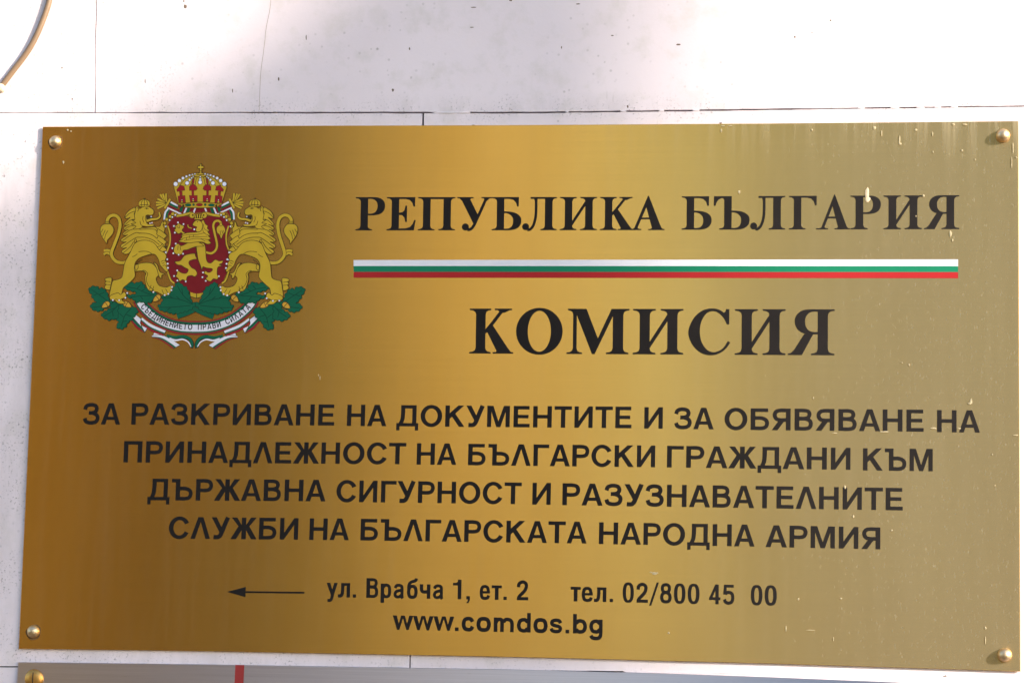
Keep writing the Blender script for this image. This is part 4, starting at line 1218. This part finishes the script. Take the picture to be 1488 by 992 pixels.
a.fill(c2, [(698, 182), (698, 148), (668, 146), (668, 114), (698, 114), (698, 82), (724, 82), (724, 114), (754, 114), (754, 146), (724, 148), (724, 182)], sm=False)
a.build('crown')

# ---------------------------------------------------------------- steel sign below
LF = -0.0018
TILT = math.tan(math.radians(4.5))
ZT = px(744, 972, LF).z
def lean_out(o):
    w = wloc(o)
    for v in o.data.vertices:
        v.co.y -= (ZT - (v.co.z + w.z)) * TILT
low = empty('steel_sign', 'grey brushed steel sign with a red upright stripe, cut off below the brass sign', 'sign', px(744, 1100, LF + .0012))
lt = [(26.5, 961.3), (300, 964.6), (744, 972.0), (940, 977.0), (1120, 983.2), (1300, 990.5), (1470, 998)]
lb = [(1470, 1330), (12, 1310)]
mb = MB()
slab(mb, edge_curve(lt + lb + [lt[0]]), LF, LF + .0012)
lp = mb.build('plate', MAT['steel'], low, uv=True)
lean_out(lp)
fix_normals(lp)
mb = MB()
Y = LF - 0.00015
mb.face([px(333, 1310, Y), px(346, 1310, Y), px(355, 965.5, Y), px(342, 965.4, Y)])
lean_out(mb.build('red_stripe', plain('red_film', (0.34, 0.022, 0.018), 0.5), low))
c = px(50.5, 985.5, LF)
c.y -= (ZT - c.z) * TILT
r = 14.2 * PXM
mb = MB()
lathe(mb, c, [(r, 0), (r, r * .10), (r * .96, r * .22), (r * .84, r * .34), (r * .62, r * .44), (r * .32, r * .50), (r * .05, r * .51)], 32)
sc = mb.build('screw', MAT['goldscrew'], low, origin=c)
fix_normals(sc)
mb = MB()
wv = r * .055
prof_ = [(-.93, .26), (-.6, .455), (-.3, .515), (0, .53), (.3, .515), (.6, .455), (.93, .26)]
for (a0, h0), (a1, h1) in zip(prof_[:-1], prof_[1:]):
    mb.face([(c.x - wv, c.y - h0 * r, c.z + a0 * r), (c.x + wv, c.y - h0 * r, c.z + a0 * r), (c.x + wv, c.y - h1 * r, c.z + a1 * r), (c.x - wv, c.y - h1 * r, c.z + a1 * r)])
mb.build('slot', MAT['slot'], sc)

# ---------------------------------------------------------------- cable
cb = MB()
cpts = catmull([(78, -60), (74.5, -25), (71.5, 2), (61.5, 32), (49, 60), (36, 81), (20, 102), (5.5, 121), (-8, 139), (-30, 168), (-60, 200)], 6)
rad = 4.5 * PXM
cen = [px(p.x, p.y, -0.4 * rad) for p in cpts]
nn = 12
vs_, fs = [], []
for i, p in enumerate(cen):
    t = (cen[min(i + 1, len(cen) - 1)] - cen[max(i - 1, 0)]).normalized()
    u = t.cross(Vector((0, 1, 0))).normalized()
    w = u.cross(t)
    for k in range(nn):
        a = 2 * math.pi * k / nn
        vs_.append(p + (u * math.cos(a) + w * math.sin(a)) * rad)
for i in range(len(cen) - 1):
    for k in range(nn):
        fs.append((i * nn + k, i * nn + (k + 1) % nn, (i + 1) * nn + (k + 1) % nn, (i + 1) * nn + k))
cb.mesh(vs_, fs, 0, True)
cab = empty('cable', 'thin beige cable curving across the upper left corner of the wall', 'cable', px(36, 81, 0))
co = cb.build('cord', MAT['cable'], cab)
fix_normals(co)
cl = MB()
c = px(2.5, 129, 0)
lathe(cl, c, [(6.5 * PXM, 0), (6.5 * PXM, 6 * PXM), (5.5 * PXM, 9 * PXM), (3 * PXM, 10.2 * PXM)], 16)
co = cl.build('clip', MAT['clip'], cab)
fix_normals(co)
